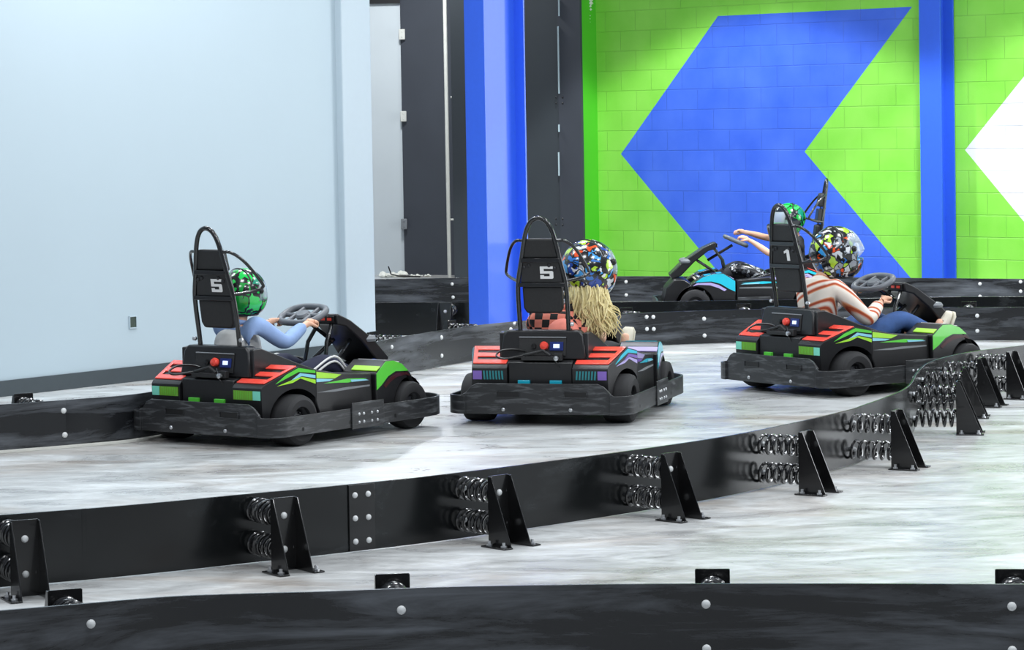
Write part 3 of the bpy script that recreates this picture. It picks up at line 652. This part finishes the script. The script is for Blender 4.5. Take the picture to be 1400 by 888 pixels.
    MB().tube(smooth_path([(-.17, .05, .41), (-.22, .13, .395), (-.26, .2, .385), (-.24, .25, .40), (-.19, .235, .425), (-.16, .16, .43), (-.15, .1, .42)], 8), .006, 8).build('charge_cable', M['cable'], K)
    MB().tube(smooth_path([(-.17, -.04, .42), (-.20, -.08, .38), (-.21, -.1, .36), (-.20, -.12, .33)], 6), .005, 8).build('cable', M['cable'], K)
    MB().lathe([(.012, 0), (.014, .02), (.0001, .024)], 12, Matrix.Translation((-.205, -.1, .385)) @ Matrix.Rotation(-PI / 2, 4, 'Y')).build('lock', M['zinc'], K)
    # roll hoop and backrest ----------------------------------------------
    lean = lambda z: -.09 - max(0, z - .5) * .15
    hp = [(-.146, .36), (-.145, .55), (-.144, .79), (-.118, .93), (-.096, 1.04), (-.083, 1.095), (-.066, 1.14), (-.04, 1.175)]; pts = hp + [(0, 1.19)] + [(-a, b_) for a, b_ in hp[::-1]]
    hoop = MB().tube(smooth_path([(lean(z), y, z) for y, z in pts], 4), .0135, 12).build('roll_hoop', M['tube'], K)
    mb = MB()
    for z, w in ((.803, .140), (.945, .115)): MB().box(-.012, .012, -w, w, z - .012, z + .012, Matrix.Translation((lean(z) - .004, 0, 0))).build('cross_bar', M['tube'], hoop, bevel=.002)
    for s in (1, -1):
        lp = [(lean(1.06), s * .095, 1.06), (lean(1.06) + .02, s * .15, 1.055), (lean(1.02) + .07, s * .20, 1.0), (lean(.9) + .13, s * .245, .89), (lean(.86) + .13, s * .245, .86), (lean(.84) + .09, s * .21, .84), (lean(.83), s * .145, .825)]
        MB().tube(smooth_path(lp, 5), .009, 10).build('head_guard', M['tube'], hoop)
        MB().lathe([(.006, 0), (.012, .004), (.012, .02), (.0001, .022)], 8, Matrix.Translation((lean(.575) - .012, s * .16, .575)) @ Matrix.Rotation(s * -PI / 2, 4, 'X')).build('hoop_bolt', M['zinc'], hoop)
    def pad(poly, d0, d1, nm, mt, bev=.012):
        return MB().prism(poly, lambda y, z: (lean(z) + d0, y, z), lambda y, z: (lean(z) + d1, y * .97, z)).build(nm, mt, K, bevel=bev, seg=3)
    pad([(-.118, .668), (-.10, .637), (.10, .637), (.118, .668), (.12, .795), (-.12, .795)], -.004, .045, 'lower_pad', M['blackmat'])
    pl = pad([(-.128, .815), (.128, .815), (.108, .935), (-.108, .935)], -.002, .045, 'number_plate', M['black'], .004)
    pad([(-.108, .955), (.108, .955), (.094, 1.05), (.08, 1.072), (-.08, 1.072), (-.094, 1.05)], -.002, .05, 'head_pad', M['blackmat'])
    for y, z in ((.10, .905), (.072, .915), (-.05, .915), (-.082, .9)): MB().dome((lean(z) - .003, y, z), (-1, 0, 0), .011, 10).build('plate_bolt', M['rim'], pl)
    if num:
        mb = MB(); digit(mb, num[0], lambda u, v, k: (lean(.835 + v * .075) - .0035 - k * .003, .03 - .025 - u * .078, .838 + v * .072)); mb.build('number', M['white'], pl, smooth=False)
    # seat ------------------------------------------------------------------
    mb = MB()
    prof = [(-.03, .50), (-.02, .42), (.02, .28), (.08, .17), (.2, .13), (.36, .14), (.46, .19)]
    vs = []; m_ = 9
    for x, z in prof:
        for k in range(m_):
            a = (k / (m_ - 1) - .5) * 2; vs.append((x + .05 * a * a, a * .2, z + .09 * a ** 4 * (1 if z < .3 else .2)))
    fs = [(i * m_ + k, i * m_ + k + 1, (i + 1) * m_ + k + 1, (i + 1) * m_ + k) for i in range(len(prof) - 1) for k in range(m_ - 1)]
    mb.add(vs, fs).build('seat', M['blackmat'], K, solid=.012, sub=1)
    # console, struts, steering wheel ---------------------------------------
    cons = MB().prism([(.785, .655), (.80, .662), (.90, .618), (1.08, .50), (1.20, .385), (1.18, .345), (1.10, .375), (.985, .49), (.86, .585), (.795, .60)], lambda x, z: (x, -.10 - (x - .78) * .12, z), lambda x, z: (x, .10 + (x - .78) * .12, z)).build('console', M['black'], K, bevel=.008)
    mb = MB(); mb.box(.776, .786, -.085, .085, .612, .648); mb.build('display', M['cable'], cons, bevel=.002)
    for y0, mt in ((-.07, 'red'), (-.02, 'red'), (.04, 'white')): MB().box(.7735, .7765, y0, y0 + .03, .622, .638).build('display_lamp', M[mt], cons, smooth=False)
    mb = MB()
    for s in (1, -1):
        mb.tube([(.80, s * .05, .60), (.73, s * .07, .50), (.70, s * .08, .36)], .012, 8); mb.tube([(.95, s * .06, .50), (.80, s * .09, .40), (.76, s * .09, .30)], .012, 8)
    mb.tube([(.64, 0, .63), (.86, 0, .50)], .012, 8)
    mb.build('console_strut', M['tube'], K)
    MB().prism([(.70, .12), (.62, .33), (.70, .37), (.80, .30), (.82, .12)], lambda x, z: (x, -.07, z), lambda x, z: (x, .07, z)).build('knee_console', M['blackmat'], K, bevel=.006)
    mxw = Matrix.Translation((.61, 0, .665)) @ Matrix.Rotation(math.radians(-24), 4, 'Y')
    rim = []
    for k in range(40):
        a = 2 * PI * k / 40; x = .10 * math.copysign(abs(math.cos(a)) ** .7, math.cos(a)); y = .165 * math.copysign(abs(math.sin(a)) ** .75, math.sin(a)) * .84; rim.append(mxw @ Vector((x, y, 0)))
    sw = MB().tube(rim, .019, 10, closed=True).build('steering_wheel', M['silver'], K)
    mb = MB()
    for a, b in (((0, -.13), (0, .13)), ((-.095, -.055), (.095, -.055)), ((-.095, .055), (.095, .055))):
        mb.tube([mxw @ Vector((a[0], a[1], -.004)), mxw @ Vector((b[0], b[1], -.004))], .013, 8)
    mb.lathe([(.0001, -.02), (.04, -.02), (.045, .0), (.035, .014), (.0001, .016)], 16, mxw); mb.build('wheel_spoke', M['silver'], sw)
    # nose --------------------------------------------------------------------
    vs = []; ny = 9
    for k in range(ny):
        a = (k / (ny - 1) - .5) * 2; y = a * .245; bul = 1 - a * a * .25
        vs += [(.98, y, .24 + .05 * bul), (1.08, y, .30 + .06 * bul), (1.17, y, .30 + .06 * bul), (1.235, y, .24 + .04 * bul), (1.262, y, .15), (1.25, y, .10), (.98, y, .10)]
    q = 7; fs = [(k * q + i, k * q + (i + 1) % q, (k + 1) * q + (i + 1) % q, (k + 1) * q + i) for k in range(ny - 1) for i in range(q)] + [tuple(range(q)), tuple((ny - 1) * q + i for i in range(q))[::-1]]
    MB().add(vs, fs).build('nose_cone', M['black'], K, bevel=.008)
    mb = MB()
    for s in (1, -1): mb.lathe([(.0001, -.03), (.025, -.025), (.03, 0), (.02, .03), (.0001, .04)], 10, Matrix.Translation((1.06, s * .12, .50)) @ Matrix.Diagonal((1.6, 1, .6, 1)))
    mb.tube([(1.05, -.12, .49), (1.03, 0, .50), (1.05, .12, .49)], .008, 8); mb.build('mirror_pod', M['grey_door'], K)
    return K

K1 = make_kart('black go-kart number 5 with bright green graphics, leftmost by the pale wall', (-1.562, 16.17), 36.5, '5', ('green', 'lime', 'sky', 'olive', 'green'))
K2 = make_kart('black go-kart number 5 with turquoise and purple graphics, in the centre', (.205, 16.97), 16, '5t', ('cyan', 'lilac', 'purple', 'tealdark', 'teal'))
K3 = make_kart('black go-kart number 1 with bright green graphics, right of centre', (1.842, 18.56), 54, '1', ('green', 'lime', 'sky', 'olive', 'green'))
K4 = make_kart('black and turquoise go-kart facing left, running along the far wall', (2.57, 25.62), -90, '', ('cyan', 'lilac', 'lilac', 'tealdark', 'teal'))

# ------------------------------------------------------------------ drivers
def skin_mesh(name, nodes, edges, mt, parent, sub=2, extra=None):
    """nodes: dict key -> ((x,y,z), r or (rx,ry)); edges: list of pairs; first node is the root"""
    keys = list(nodes); me = bpy.data.meshes.new(name)
    me.from_pydata([nodes[k][0] for k in keys], [(keys.index(a), keys.index(b)) for a, b in edges], [])
    o = bpy.data.objects.new(name, me); COL.objects.link(o); o.parent = parent
    md = o.modifiers.new('skin', 'SKIN'); md.use_smooth_shade = True; md.branch_smoothing = .4
    if not me.skin_vertices: 
        bm = bmesh.new(); bm.from_mesh(me); bm.verts.layers.skin.verify(); bm.to_mesh(me); bm.free()
    sv = me.skin_vertices[0].data
    for i, k in enumerate(keys):
        r = nodes[k][1]; sv[i].radius = r if isinstance(r, tuple) else (r, r); sv[i].use_root = (i == 0)
    s_ = o.modifiers.new('sub', 'SUBSURF'); s_.levels = sub; s_.render_levels = sub
    me.materials.append(mt); return o

def hand_chain(N, E, key, wrist, palm_dir, up, s, sc=1.0):
    """fingers curled over the rim. palm_dir: direction from wrist; up: back-of-hand normal; s: +1 left hand / -1 right (thumb side)"""
    d = Vector(palm_dir).normalized(); u = Vector(up); u = (u - d * u.dot(d)).normalized(); side = d.cross(u) * s   # towards thumb
    W = Vector(wrist); N[key + 'w'] = (tuple(W), .019 * sc)
    N[key + 'p'] = (tuple(W + d * .038 * sc), (.017 * sc, .027 * sc)); E.append((key + 'w', key + 'p'))
    for i, (off, ln) in enumerate(((.026, .9), (.009, 1.0), (-.009, .94), (-.025, .74))):
        k0 = W + d * (.066 * sc) + side * off * sc; a = k0 + d * .024 * ln * sc - u * .010 * sc; b = a - u * .022 * ln * sc + d * .004 * sc; c = b - u * .004 * sc - d * .018 * ln * sc
        kk = f'{key}f{i}'
        N[kk + 'k'] = (tuple(k0), .0105 * sc); N[kk + 'a'] = (tuple(a), .0088 * sc); N[kk + 'b'] = (tuple(b), .008 * sc); N[kk + 'c'] = (tuple(c), .0068 * sc)
        E += [(key + 'p', kk + 'k'), (kk + 'k', kk + 'a'), (kk + 'a', kk + 'b'), (kk + 'b', kk + 'c')]
    t0 = W + d * .022 * sc + side * .024 * sc - u * .006 * sc; t1 = t0 + d * .022 * sc + side * .014 * sc - u * .012 * sc; t2 = t1 + d * .022 * sc - side * .004 * sc - u * .010 * sc
    N[key + 't0'] = (tuple(t0), .0115 * sc); N[key + 't1'] = (tuple(t1), .0095 * sc); N[key + 't2'] = (tuple(t2), .0075 * sc)
    E += [(key + 'w', key + 't0'), (key + 't0', key + 't1'), (key + 't1', key + 't2')]

def helmet(parent, c, yaw, pitch, shellmat, trim, visor_mat, visor_open=0, sc=1.0, roll=0):
    """full face helmet around head centre c, looking along +x before yaw"""
    mx = Matrix.Translation(c) @ Matrix.Rotation(math.radians(yaw), 4, 'Z') @ Matrix.Rotation(math.radians(pitch), 4, 'Y') @ Matrix.Rotation(math.radians(roll), 4, 'X') @ Matrix.Diagonal((sc, sc, sc, 1))
    def surf(th, ph, k=1.0):   # th azimuth 0=front, ph elevation
        x = math.cos(ph) * math.cos(th); y = math.cos(ph) * math.sin(th); z = math.sin(ph)
        rx = .142 if x < 0 else .138; p = Vector((x * rx, y * .122, z * .135))
        if z < 0:
            f = min(1, -z / .7); p.x += .035 * f * max(0, x); p.z *= 1.08; p.y *= 1 - .12 * f
            if x < 0: p.x *= 1 - .10 * f
        return p * k
    nu, nv = 48, 22; vs = []; fs = []
    for j in range(nv + 1):
        ph = math.radians(-58 + 148 * j / nv)
        for i in range(nu): vs.append(surf(2 * PI * i / nu, ph))
    for j in range(nv):
        ph = -58 + 148 * (j + .5) / nv
        for i in range(nu):
            th = 360 * (i + .5) / nu; th = th - 360 if th > 180 else th
            if abs(th) < 68 and -14 < ph < 24: continue
            fs.append((j * nu + i, j * nu + (i + 1) % nu, (j + 1) * nu + (i + 1) % nu, (j + 1) * nu + i))
    sh = MB().add(vs, fs, mx).build('helmet', shellmat, parent, solid=.012)
    # eye port trim
    rimp = []
    for i in range(14): rimp.append(surf(math.radians(-70 + 140 * i / 13), math.radians(25), 1.01))
    for i in range(4): rimp.append(surf(math.radians(72), math.radians(18 - 9 * i), 1.01))
    for i in range(14): rimp.append(surf(math.radians(70 - 140 * i / 13), math.radians(-15), 1.01))
    for i in range(4): rimp.append(surf(math.radians(-72), math.radians(-9 + 9 * i), 1.01))
    MB().tube([mx @ p for p in rimp], .006, 8, closed=True).build('port_trim', trim, sh)
    # neck roll
    MB().tube([mx @ surf(2 * PI * i / 32, math.radians(-57), .99) for i in range(32)], .011, 8, closed=True).build('neck_trim', trim, sh)
    # visor, pivoted about the ears
    rotv = mx @ Matrix.Rotation(math.radians(-visor_open), 4, 'Y'); vs = []; fs = []; a_, b_ = 22, 6
    for j in range(b_ + 1):
        for i in range(a_ + 1): vs.append(surf(math.radians(-82 + 164 * i / a_), math.radians(-17 + 44 * j / b_), 1.045))
    for j in range(b_):
        for i in range(a_): fs.append((j * (a_ + 1) + i, j * (a_ + 1) + i + 1, (j + 1) * (a_ + 1) + i + 1, (j + 1) * (a_ + 1) + i))
    MB().add(vs, fs, rotv).build('visor', visor_mat, sh, solid=.003)
    for s in (1, -1): MB().dome(rotv @ (Vector((.03, s * .127, .012))), mx.to_3x3() @ Vector((0, s, 0)), .016 * sc).build('visor_pivot', trim, sh)
    # black band over the crown
    pts = [mx @ (surf(math.radians(90), math.radians(20 + 70 * i / 10), 1.012) + Vector((-.03, 0, 0))) for i in range(11)] + [mx @ (surf(math.radians(-90), math.radians(90 - 70 * i / 10), 1.012) + Vector((-.03, 0, 0))) for i in range(1, 11)]
    MB().tube(pts, .006, 6).build('crown_band', trim, sh)
    return sh

def driver(kart, label, J, shirt, sleeve_end, pants, shoe, hel, extra=None, sc=1.0, clothes_names=('shirt', 'trousers')):
    P = empty('person', kart.location, kart.rotation_euler.z); tag(P, label, 'person', 'kart drivers')
    V3 = lambda k: Vector(J[k])
    N = {}; E = []
    pel, bel, che, nek, hed = V3('pelvis'), V3('belly'), V3('chest'), V3('neck'), V3('head')
    N['pel'] = (tuple(pel), .075 * sc); N['bel'] = (tuple(bel), (.065 * sc, .075 * sc)); N['che'] = (tuple(che), (.042 * sc, .05 * sc)); N['nek'] = (tuple(nek), .042 * sc)
    N['hd0'] = (tuple(nek.lerp(hed, .6)), .055 * sc); N['hd1'] = (tuple(hed), .080 * sc); N['hd2'] = (tuple(hed + Vector((0, 0, .055))), .065 * sc)
    E += [('pel', 'bel'), ('bel', 'che'), ('che', 'nek'), ('nek', 'hd0'), ('hd0', 'hd1'), ('hd1', 'hd2')]
    S = dict(N); S = {k: N[k] for k in ('pel', 'bel', 'che')}; SE = [('pel', 'bel'), ('bel', 'che')]
    T = {'pel': (tuple(pel), .098 * sc)}; TE = []
    fat = 1.13
    S['pel'] = (tuple(pel.lerp(bel, .3)), .098 * sc); S['bel'] = (tuple(bel), (.092 * sc, .102 * sc)); S['che'] = (tuple(che), (.108 * sc, .122 * sc)); S['col'] = (tuple(che.lerp(nek, .62)), .072 * sc); S['cl2'] = (tuple(che.lerp(nek, .95)), .053 * sc); SE += [('che', 'col'), ('col', 'cl2')]
    for s, k in ((1, 'L'), (-1, 'R')):
        sh, el, wr, hp_, kn, an, toe = V3('sh' + k), V3('el' + k), V3('wr' + k), V3('hip' + k), V3('kn' + k), V3('an' + k), V3('toe' + k)
        N['s' + k] = (tuple(sh), .026 * sc); N['u' + k] = (tuple(sh.lerp(el, .5)), .029 * sc); N['e' + k] = (tuple(el), .032 * sc); N['a' + k] = (tuple(el.lerp(wr, .4)), .031 * sc)
        E += [('che', 's' + k), ('s' + k, 'u' + k), ('u' + k, 'e' + k), ('e' + k, 'a' + k)]
        pd = V3('hd' + k) - wr; hand_chain(N, E, 'h' + k, wr, pd, (-.2, s * .25, 1), -s, sc=J.get('handsc', 1.0)); E.append(('a' + k, 'h' + k + 'w'))
        N['hp' + k] = (tuple(hp_), .07 * sc); N['th' + k] = (tuple(hp_.lerp(kn, .5)), .062 * sc); N['k' + k] = (tuple(kn), .048 * sc); N['c' + k] = (tuple(kn.lerp(an, .35)), .046 * sc); N['n' + k] = (tuple(an), .030 * sc)
        N['ft' + k] = (tuple(an.lerp(toe, .8)), .025 * sc)
        E += [('pel', 'hp' + k), ('hp' + k, 'th' + k), ('th' + k, 'k' + k), ('k' + k, 'c' + k), ('c' + k, 'n' + k), ('n' + k, 'ft' + k)]
        S['s' + k] = (tuple(sh), .064 * sc); SE.append(('col' if J.get('high') else 'che', 's' + k))
        if sleeve_end > 0: S['u' + k] = (tuple(sh.lerp(el, min(.55, sleeve_end))), .052 * sc); SE.append(('s' + k, 'u' + k))
        if sleeve_end > 1:
            S['e' + k] = (tuple(el), .047 * sc); S['f' + k] = (tuple(el.lerp(wr, .5)), .042 * sc); S['g' + k] = (tuple(el.lerp(wr, min(.95, sleeve_end - 1))), .034 * sc); SE += [('u' + k, 'e' + k), ('e' + k, 'f' + k), ('f' + k, 'g' + k)]
        T['hp' + k] = (tuple(hp_), .082 * sc); T['th' + k] = (tuple(hp_.lerp(kn, .5)), .073 * sc); T['k' + k] = (tuple(kn), .060 * sc); T['c' + k] = (tuple(kn.lerp(an, .4)), .056 * sc); T['n' + k] = (tuple(kn.lerp(an, .92)), .042 * sc)
        TE += [('pel', 'hp' + k), ('hp' + k, 'th' + k), ('th' + k, 'k' + k), ('k' + k, 'c' + k), ('c' + k, 'n' + k)]
    body = skin_mesh('body', N, E, M['shin'], P)
    st = skin_mesh(clothes_names[0], S, SE, shirt, body); tr = skin_mesh(clothes_names[1], T, TE, pants, body)
    for k in 'LR':
        an, toe = V3('an' + k), V3('toe' + k); kn = V3('kn' + k); d = (toe - an).normalized(); up = -(an - kn).normalized(); up = (up - d * up.dot(d)).normalized(); sd = d.cross(up)
        L = .22 * sc; W_ = .04 * sc; vs = []; prof = [(-.26, .75, .0, .95), (-.1, .95, .0, 1.05), (.15, .95, .0, .95), (.4, 1.05, .0, .62), (.62, 1.1, .0, .5), (.74, .7, .0, .34)]
        q = 10; base = an - up * .055 * sc
        for (t, w, zb, zt) in prof:
            for i in range(q):
                a = 2 * PI * i / q; x_ = math.cos(a) * W_ * w; z_ = (math.sin(a) * .5 + .5) * .085 * sc * zt
                vs.append(base + d * (t * L) + sd * x_ + up * z_)
        fs = [(i * q + j, i * q + (j + 1) % q, (i + 1) * q + (j + 1) % q, (i + 1) * q + j) for i in range(len(prof) - 1) for j in range(q)] + [tuple(range(q)), tuple((len(prof) - 1) * q + j for j in range(q))]
        so = MB().add(vs, fs).build('shoe', shoe, body, sub=1)
        for q_ in range(4):
            t = .12 + q_ * .09; hgt = .085 * sc * (.97 - q_ * .085); MB().tube([base + d * (t * L) - sd * W_ * .55 + up * (hgt - .008), base + d * ((t + .02) * L) + up * (hgt + .003), base + d * (t * L) + sd * W_ * .55 + up * (hgt - .008)], .0035, 6).build('lace', M['grey_door'], so)
        vs = []
        for zz in (-.012 * sc, .004 * sc):
            for (t, w, *_r) in prof: vs += [base + d * (t * L) + sd * W_ * w * .95 + up * zz]
            for (t, w, *_r) in prof[::-1]: vs += [base + d * (t * L) - sd * W_ * w * .95 + up * zz]
        q = len(prof) * 2; MB().add(vs, [tuple(range(q))[::-1], tuple(range(q, 2 * q))] + [(i, (i + 1) % q, q + (i + 1) % q, q + i) for i in range(q)]).build('sole', M['shoe_white'], so, bevel=.003)
    helmet(body, hed, *hel)
    if extra: extra(body, st, tr)
    return P

def pose(**kw):
    J = dict(pelvis=(.13, 0, .235), belly=(.09, 0, .36), chest=(.055, 0, .53), neck=(.075, 0, .69), head=(.115, 0, .82))
    for s, k in ((1, 'L'), (-1, 'R')):
        J['sh' + k] = (.06, s * .125, .635); J['el' + k] = (.21, s * .215, .50); J['wr' + k] = (.43, s * .16, .615); J['hd' + k] = (.53, s * .135, .645)
        J['hip' + k] = (.18, s * .085, .225); J['kn' + k] = (.60, s * .15, .40); J['an' + k] = (.90, s * .16, .20); J['toe' + k] = (1.02, s * .165, .30)
    J.update(kw); return J

def stripes_on(body, st, tr):
    for s in (-1, 1):
        for o in (-.014, .014):
            hp_, kn, an = Vector((.22, s * .10, .225)), Vector((.62, s * .16, .41)), Vector((.88, s * .165, .22))
            pts = smooth_path([hp_ + Vector((0, s * .066, .03 + o)), hp_.lerp(kn, .5) + Vector((0, s * .068, .02 + o)), kn + Vector((0, s * .055, .01 + o)), kn.lerp(an, .5) + Vector((0, s * .052, .01 + o)), an + Vector((0, s * .04, o))], 6)
            MB().tube(pts, .0065, 6).build('white_stripe', M['white'], tr)
def vest(body, st, tr):
    stripes_on(body, st, tr)
    skin_mesh('vest', {'a': ((.12, .01, .26), .13), 'b': ((.085, .015, .38), .14), 'c': ((.06, .015, .52), .145), 'd': ((.06, .01, .64), .125)}, [('a', 'b'), ('b', 'c'), ('c', 'd')], M['whitecloth'], body)
D1 = driver(K1, 'child driver in green helmet, light blue sleeves and striped navy trousers, holding the wheel', pose(elR=(.19, -.22, .535), wrR=(.47, -.145, .63), shR=(.06, -.13, .66), shL=(.06, .13, .66), hdR=(.58, -.12, .645), elL=(.22, .22, .54), wrL=(.47, .15, .625), hdL=(.58, .12, .645), head=(.10, 0, .82), anR=(.92, -.17, .27), toeR=(.99, -.17, .38), anL=(.92, .17, .27), toeL=(.99, .17, .38)),
            M['bluecloth'], 1.85, M['navy'], M['shoe_blue'], (-8, 0, M['greenhelm'], M['cable'], M['visor'], 0, .98), vest)
def blonde(body, st, tr):
    mb = MB(); rr = random.Random(3); c = Vector((.24, -.17, .87))
    for i in range(620):
        a = math.radians(rr.uniform(75, 300)); rad = rr.uniform(.055, .105)
        p0 = c + Vector((math.cos(a) * rad - .02, math.sin(a) * rad, -.075 + rr.uniform(-.03, .02)))
        dy = rr.uniform(-.105, .0) - .25 * max(0, p0.y - c.y); ln = rr.uniform(.17, .31); w1, w2 = rr.uniform(-.02, .02), rr.uniform(-.026, .026)
        p1 = p0 + Vector((-.045 + w1, dy * .25 + w2, -ln * .28)); p2 = p0 + Vector((-.055 + w2, dy * .65 - w1, -ln * .62)); p3 = p0 + Vector((-.05 - w1, dy + w1, -ln * .85)); p4 = p0 + Vector((-.045, dy * 1.1 + w2 * 1.4, -ln))
        r0 = rr.uniform(.0035, .0075); pts = smooth_path([p0, p1, p2, p3, p4], 4); m_ = len(pts)
        mb.tube(pts, [r0 * (1 - .8 * (k / (m_ - 1)) ** 2.5) for k in range(m_)], 5)
    mb.build('hair', M['hair'], body)
    mb = MB(); mb.lathe([(.0001, -1), (.45, -.9), (.8, -.6), (1, 0), (.8, .6), (.45, .9), (.0001, 1)], 24, Matrix.Translation((.012, -.085, .50)) @ Matrix.Diagonal((.085, .105, .10, 1))); mb.build('back_panel', mat('coral_cotton', (222, 128, 112), .8, var=.08), st)
    for y, z in ((-.10, .515), (-.15, .535)): MB().box(-.0785, -.068, y - .009, y + .006, z - .02, z + .012, Matrix.Rotation(.0, 4, 'X')).build('print_mark', M['cable'], st)
D2 = driver(K2, 'driver with long blonde hair, multicolour helmet and coral and black checked top, leaning right', pose(chest=(.06, -.05, .50), belly=(.09, -.02, .36), neck=(.14, -.13, .70), head=(.24, -.185, .875), shL=(.07, .09, .60), shR=(.09, -.19, .575), elR=(.28, -.25, .45), elL=(.24, .19, .47),
                       knR=(.66, -.17, .37), anR=(1.0, -.20, .325), toeR=(1.03, -.21, .47), knL=(.62, .15, .40)),
            M['checks'], .5, M['charcoal'], M['shoe_white'], (-22, 2, M['graffiti'], M['cable'], M['visor'], 10, 1.24, -8), blonde)
D3 = driver(K3, 'driver in rust striped cream sweater and blue jeans with multicolour helmet', pose(pelvis=(.16, 0, .23), belly=(.12, 0, .38), chest=(.11, 0, .55), neck=(.18, 0, .75), head=(.27, -.02, .87), shR=(.14, -.16, .665), shL=(.14, .15, .665), elR=(.34, -.235, .445), wrR=(.53, -.15, .55), hdR=(.64, -.12, .60),
                       elL=(.34, .23, .46), wrL=(.52, .14, .58), hdL=(.61, .12, .64), hipR=(.24, -.09, .23), knR=(.70, -.14, .43), anR=(1.02, -.15, .31), toeR=(1.08, -.15, .44), knL=(.68, .14, .43), anL=(1.02, .14, .31), toeL=(1.08, .14, .44)),
            M['sweater'], 1.88, M['denim'], M['shoe_white'], (-6, 0, M['graffiti'], M['cable'], M['visor'], 28, 1.24), None, sc=1.16, clothes_names=('sweater', 'jeans'))
def panel4(body, st, tr):
    skin_mesh('patterned_panel', {'a': ((.36, .12, .335), .076), 'b': ((.50, .13, .40), .070), 'c': ((.61, .135, .44), .064), 'd': ((.70, .135, .39), .058)}, [('a', 'b'), ('b', 'c'), ('c', 'd')], M['camo'], tr)
D4 = driver(K4, 'driver in green helmet with bare outstretched arms, riding the turquoise kart', pose(head=(.14, 0, .85), neck=(.09, 0, .72), shL=(.08, .14, .66), shR=(.08, -.14, .66), elL=(.32, .20, .55), wrL=(.50, .10, .68), hdL=(.60, .08, .72), elR=(.32, -.2, .68), wrR=(.52, -.08, .74), hdR=(.62, -.06, .76), knL=(.60, .13, .45), knR=(.60, -.13, .45), anL=(.84, .13, .29), toeL=(.93, .13, .38), anR=(.84, -.13, .29), toeR=(.93, -.13, .38)),
            M['charcoal'], .5, M['charcoal'], M['camo'], (0, 0, M['greenhelm'], M['cable'], M['visor'], 0, 1.0), panel4)

# ------------------------------------------------------------------ light
def area(loc, size, power, color=(1, 1, 1), rot=(0, 0, 0), sy=None):
    l = bpy.data.lights.new('area_light', 'AREA'); l.energy = power; l.color = color; l.size = size
    if sy: l.shape = 'RECTANGLE'; l.size_y = sy
    o = bpy.data.objects.new('area_light', l); COL.objects.link(o); o.location = loc; o.rotation_euler = rot; return o
def spot(loc, target, power, angle, blend, color=(1, 1, 1), r=.15):
    l = bpy.data.lights.new('high_bay_light', 'SPOT'); l.energy = power; l.color = color; l.spot_size = math.radians(angle); l.spot_blend = blend; l.shadow_soft_size = r
    o = bpy.data.objects.new('high_bay_light', l); COL.objects.link(o); o.location = loc
    o.rotation_euler = (Vector(target) - Vector(loc)).to_track_quat('-Z', 'Y').to_euler(); return o
cool = (.93, .97, 1.0)
for x in (-4, 0, 4, 8):
    for y in (8, 13, 18, 22.5):
        area((x, y, 6.2), 1.3, 125 if x > 3 and y < 14 else 84, cool)
# wash on the pale wall
hw_ = P0 + gd * .75 + gn * 1.3
spot((hw_.x, hw_.y, 4.6), (hw_.x, hw_.y, 0), 150, 150, .6, cool)
# lights in front of the block wall
for px, y in ((1040, 100), (1560, 100)):
    c = on_plane(px, y, W0, V); c = c - V * 2.6; spot((c.x, c.y, 4.9), (c.x, c.y, 0), 520, 102, .12, cool)
c = G(560, 380); area((c.x, c.y - 1.5, 4.5), .6, 110, cool)  # unseen overhead light, turned up to brighten the recess wall
area((14, 21.5, 2.9), 5.4, 470, cool, (0, math.radians(90), 0), 6)  # unseen upright side light added for the sheen on the blue column faces
w = bpy.data.worlds.new('world'); bpy.context.scene.world = w; w.use_nodes = True
w.node_tree.nodes['Background'].inputs[0].default_value = (.75, .85, 1, 1); w.node_tree.nodes['Background'].inputs[1].default_value = .18
sc = bpy.context.scene
sc.view_settings.view_transform = 'Standard'; sc.view_settings.look = 'None'; sc.view_settings.gamma = 1; sc.view_settings.exposure = .6
sc.view_settings.use_curve_mapping = False
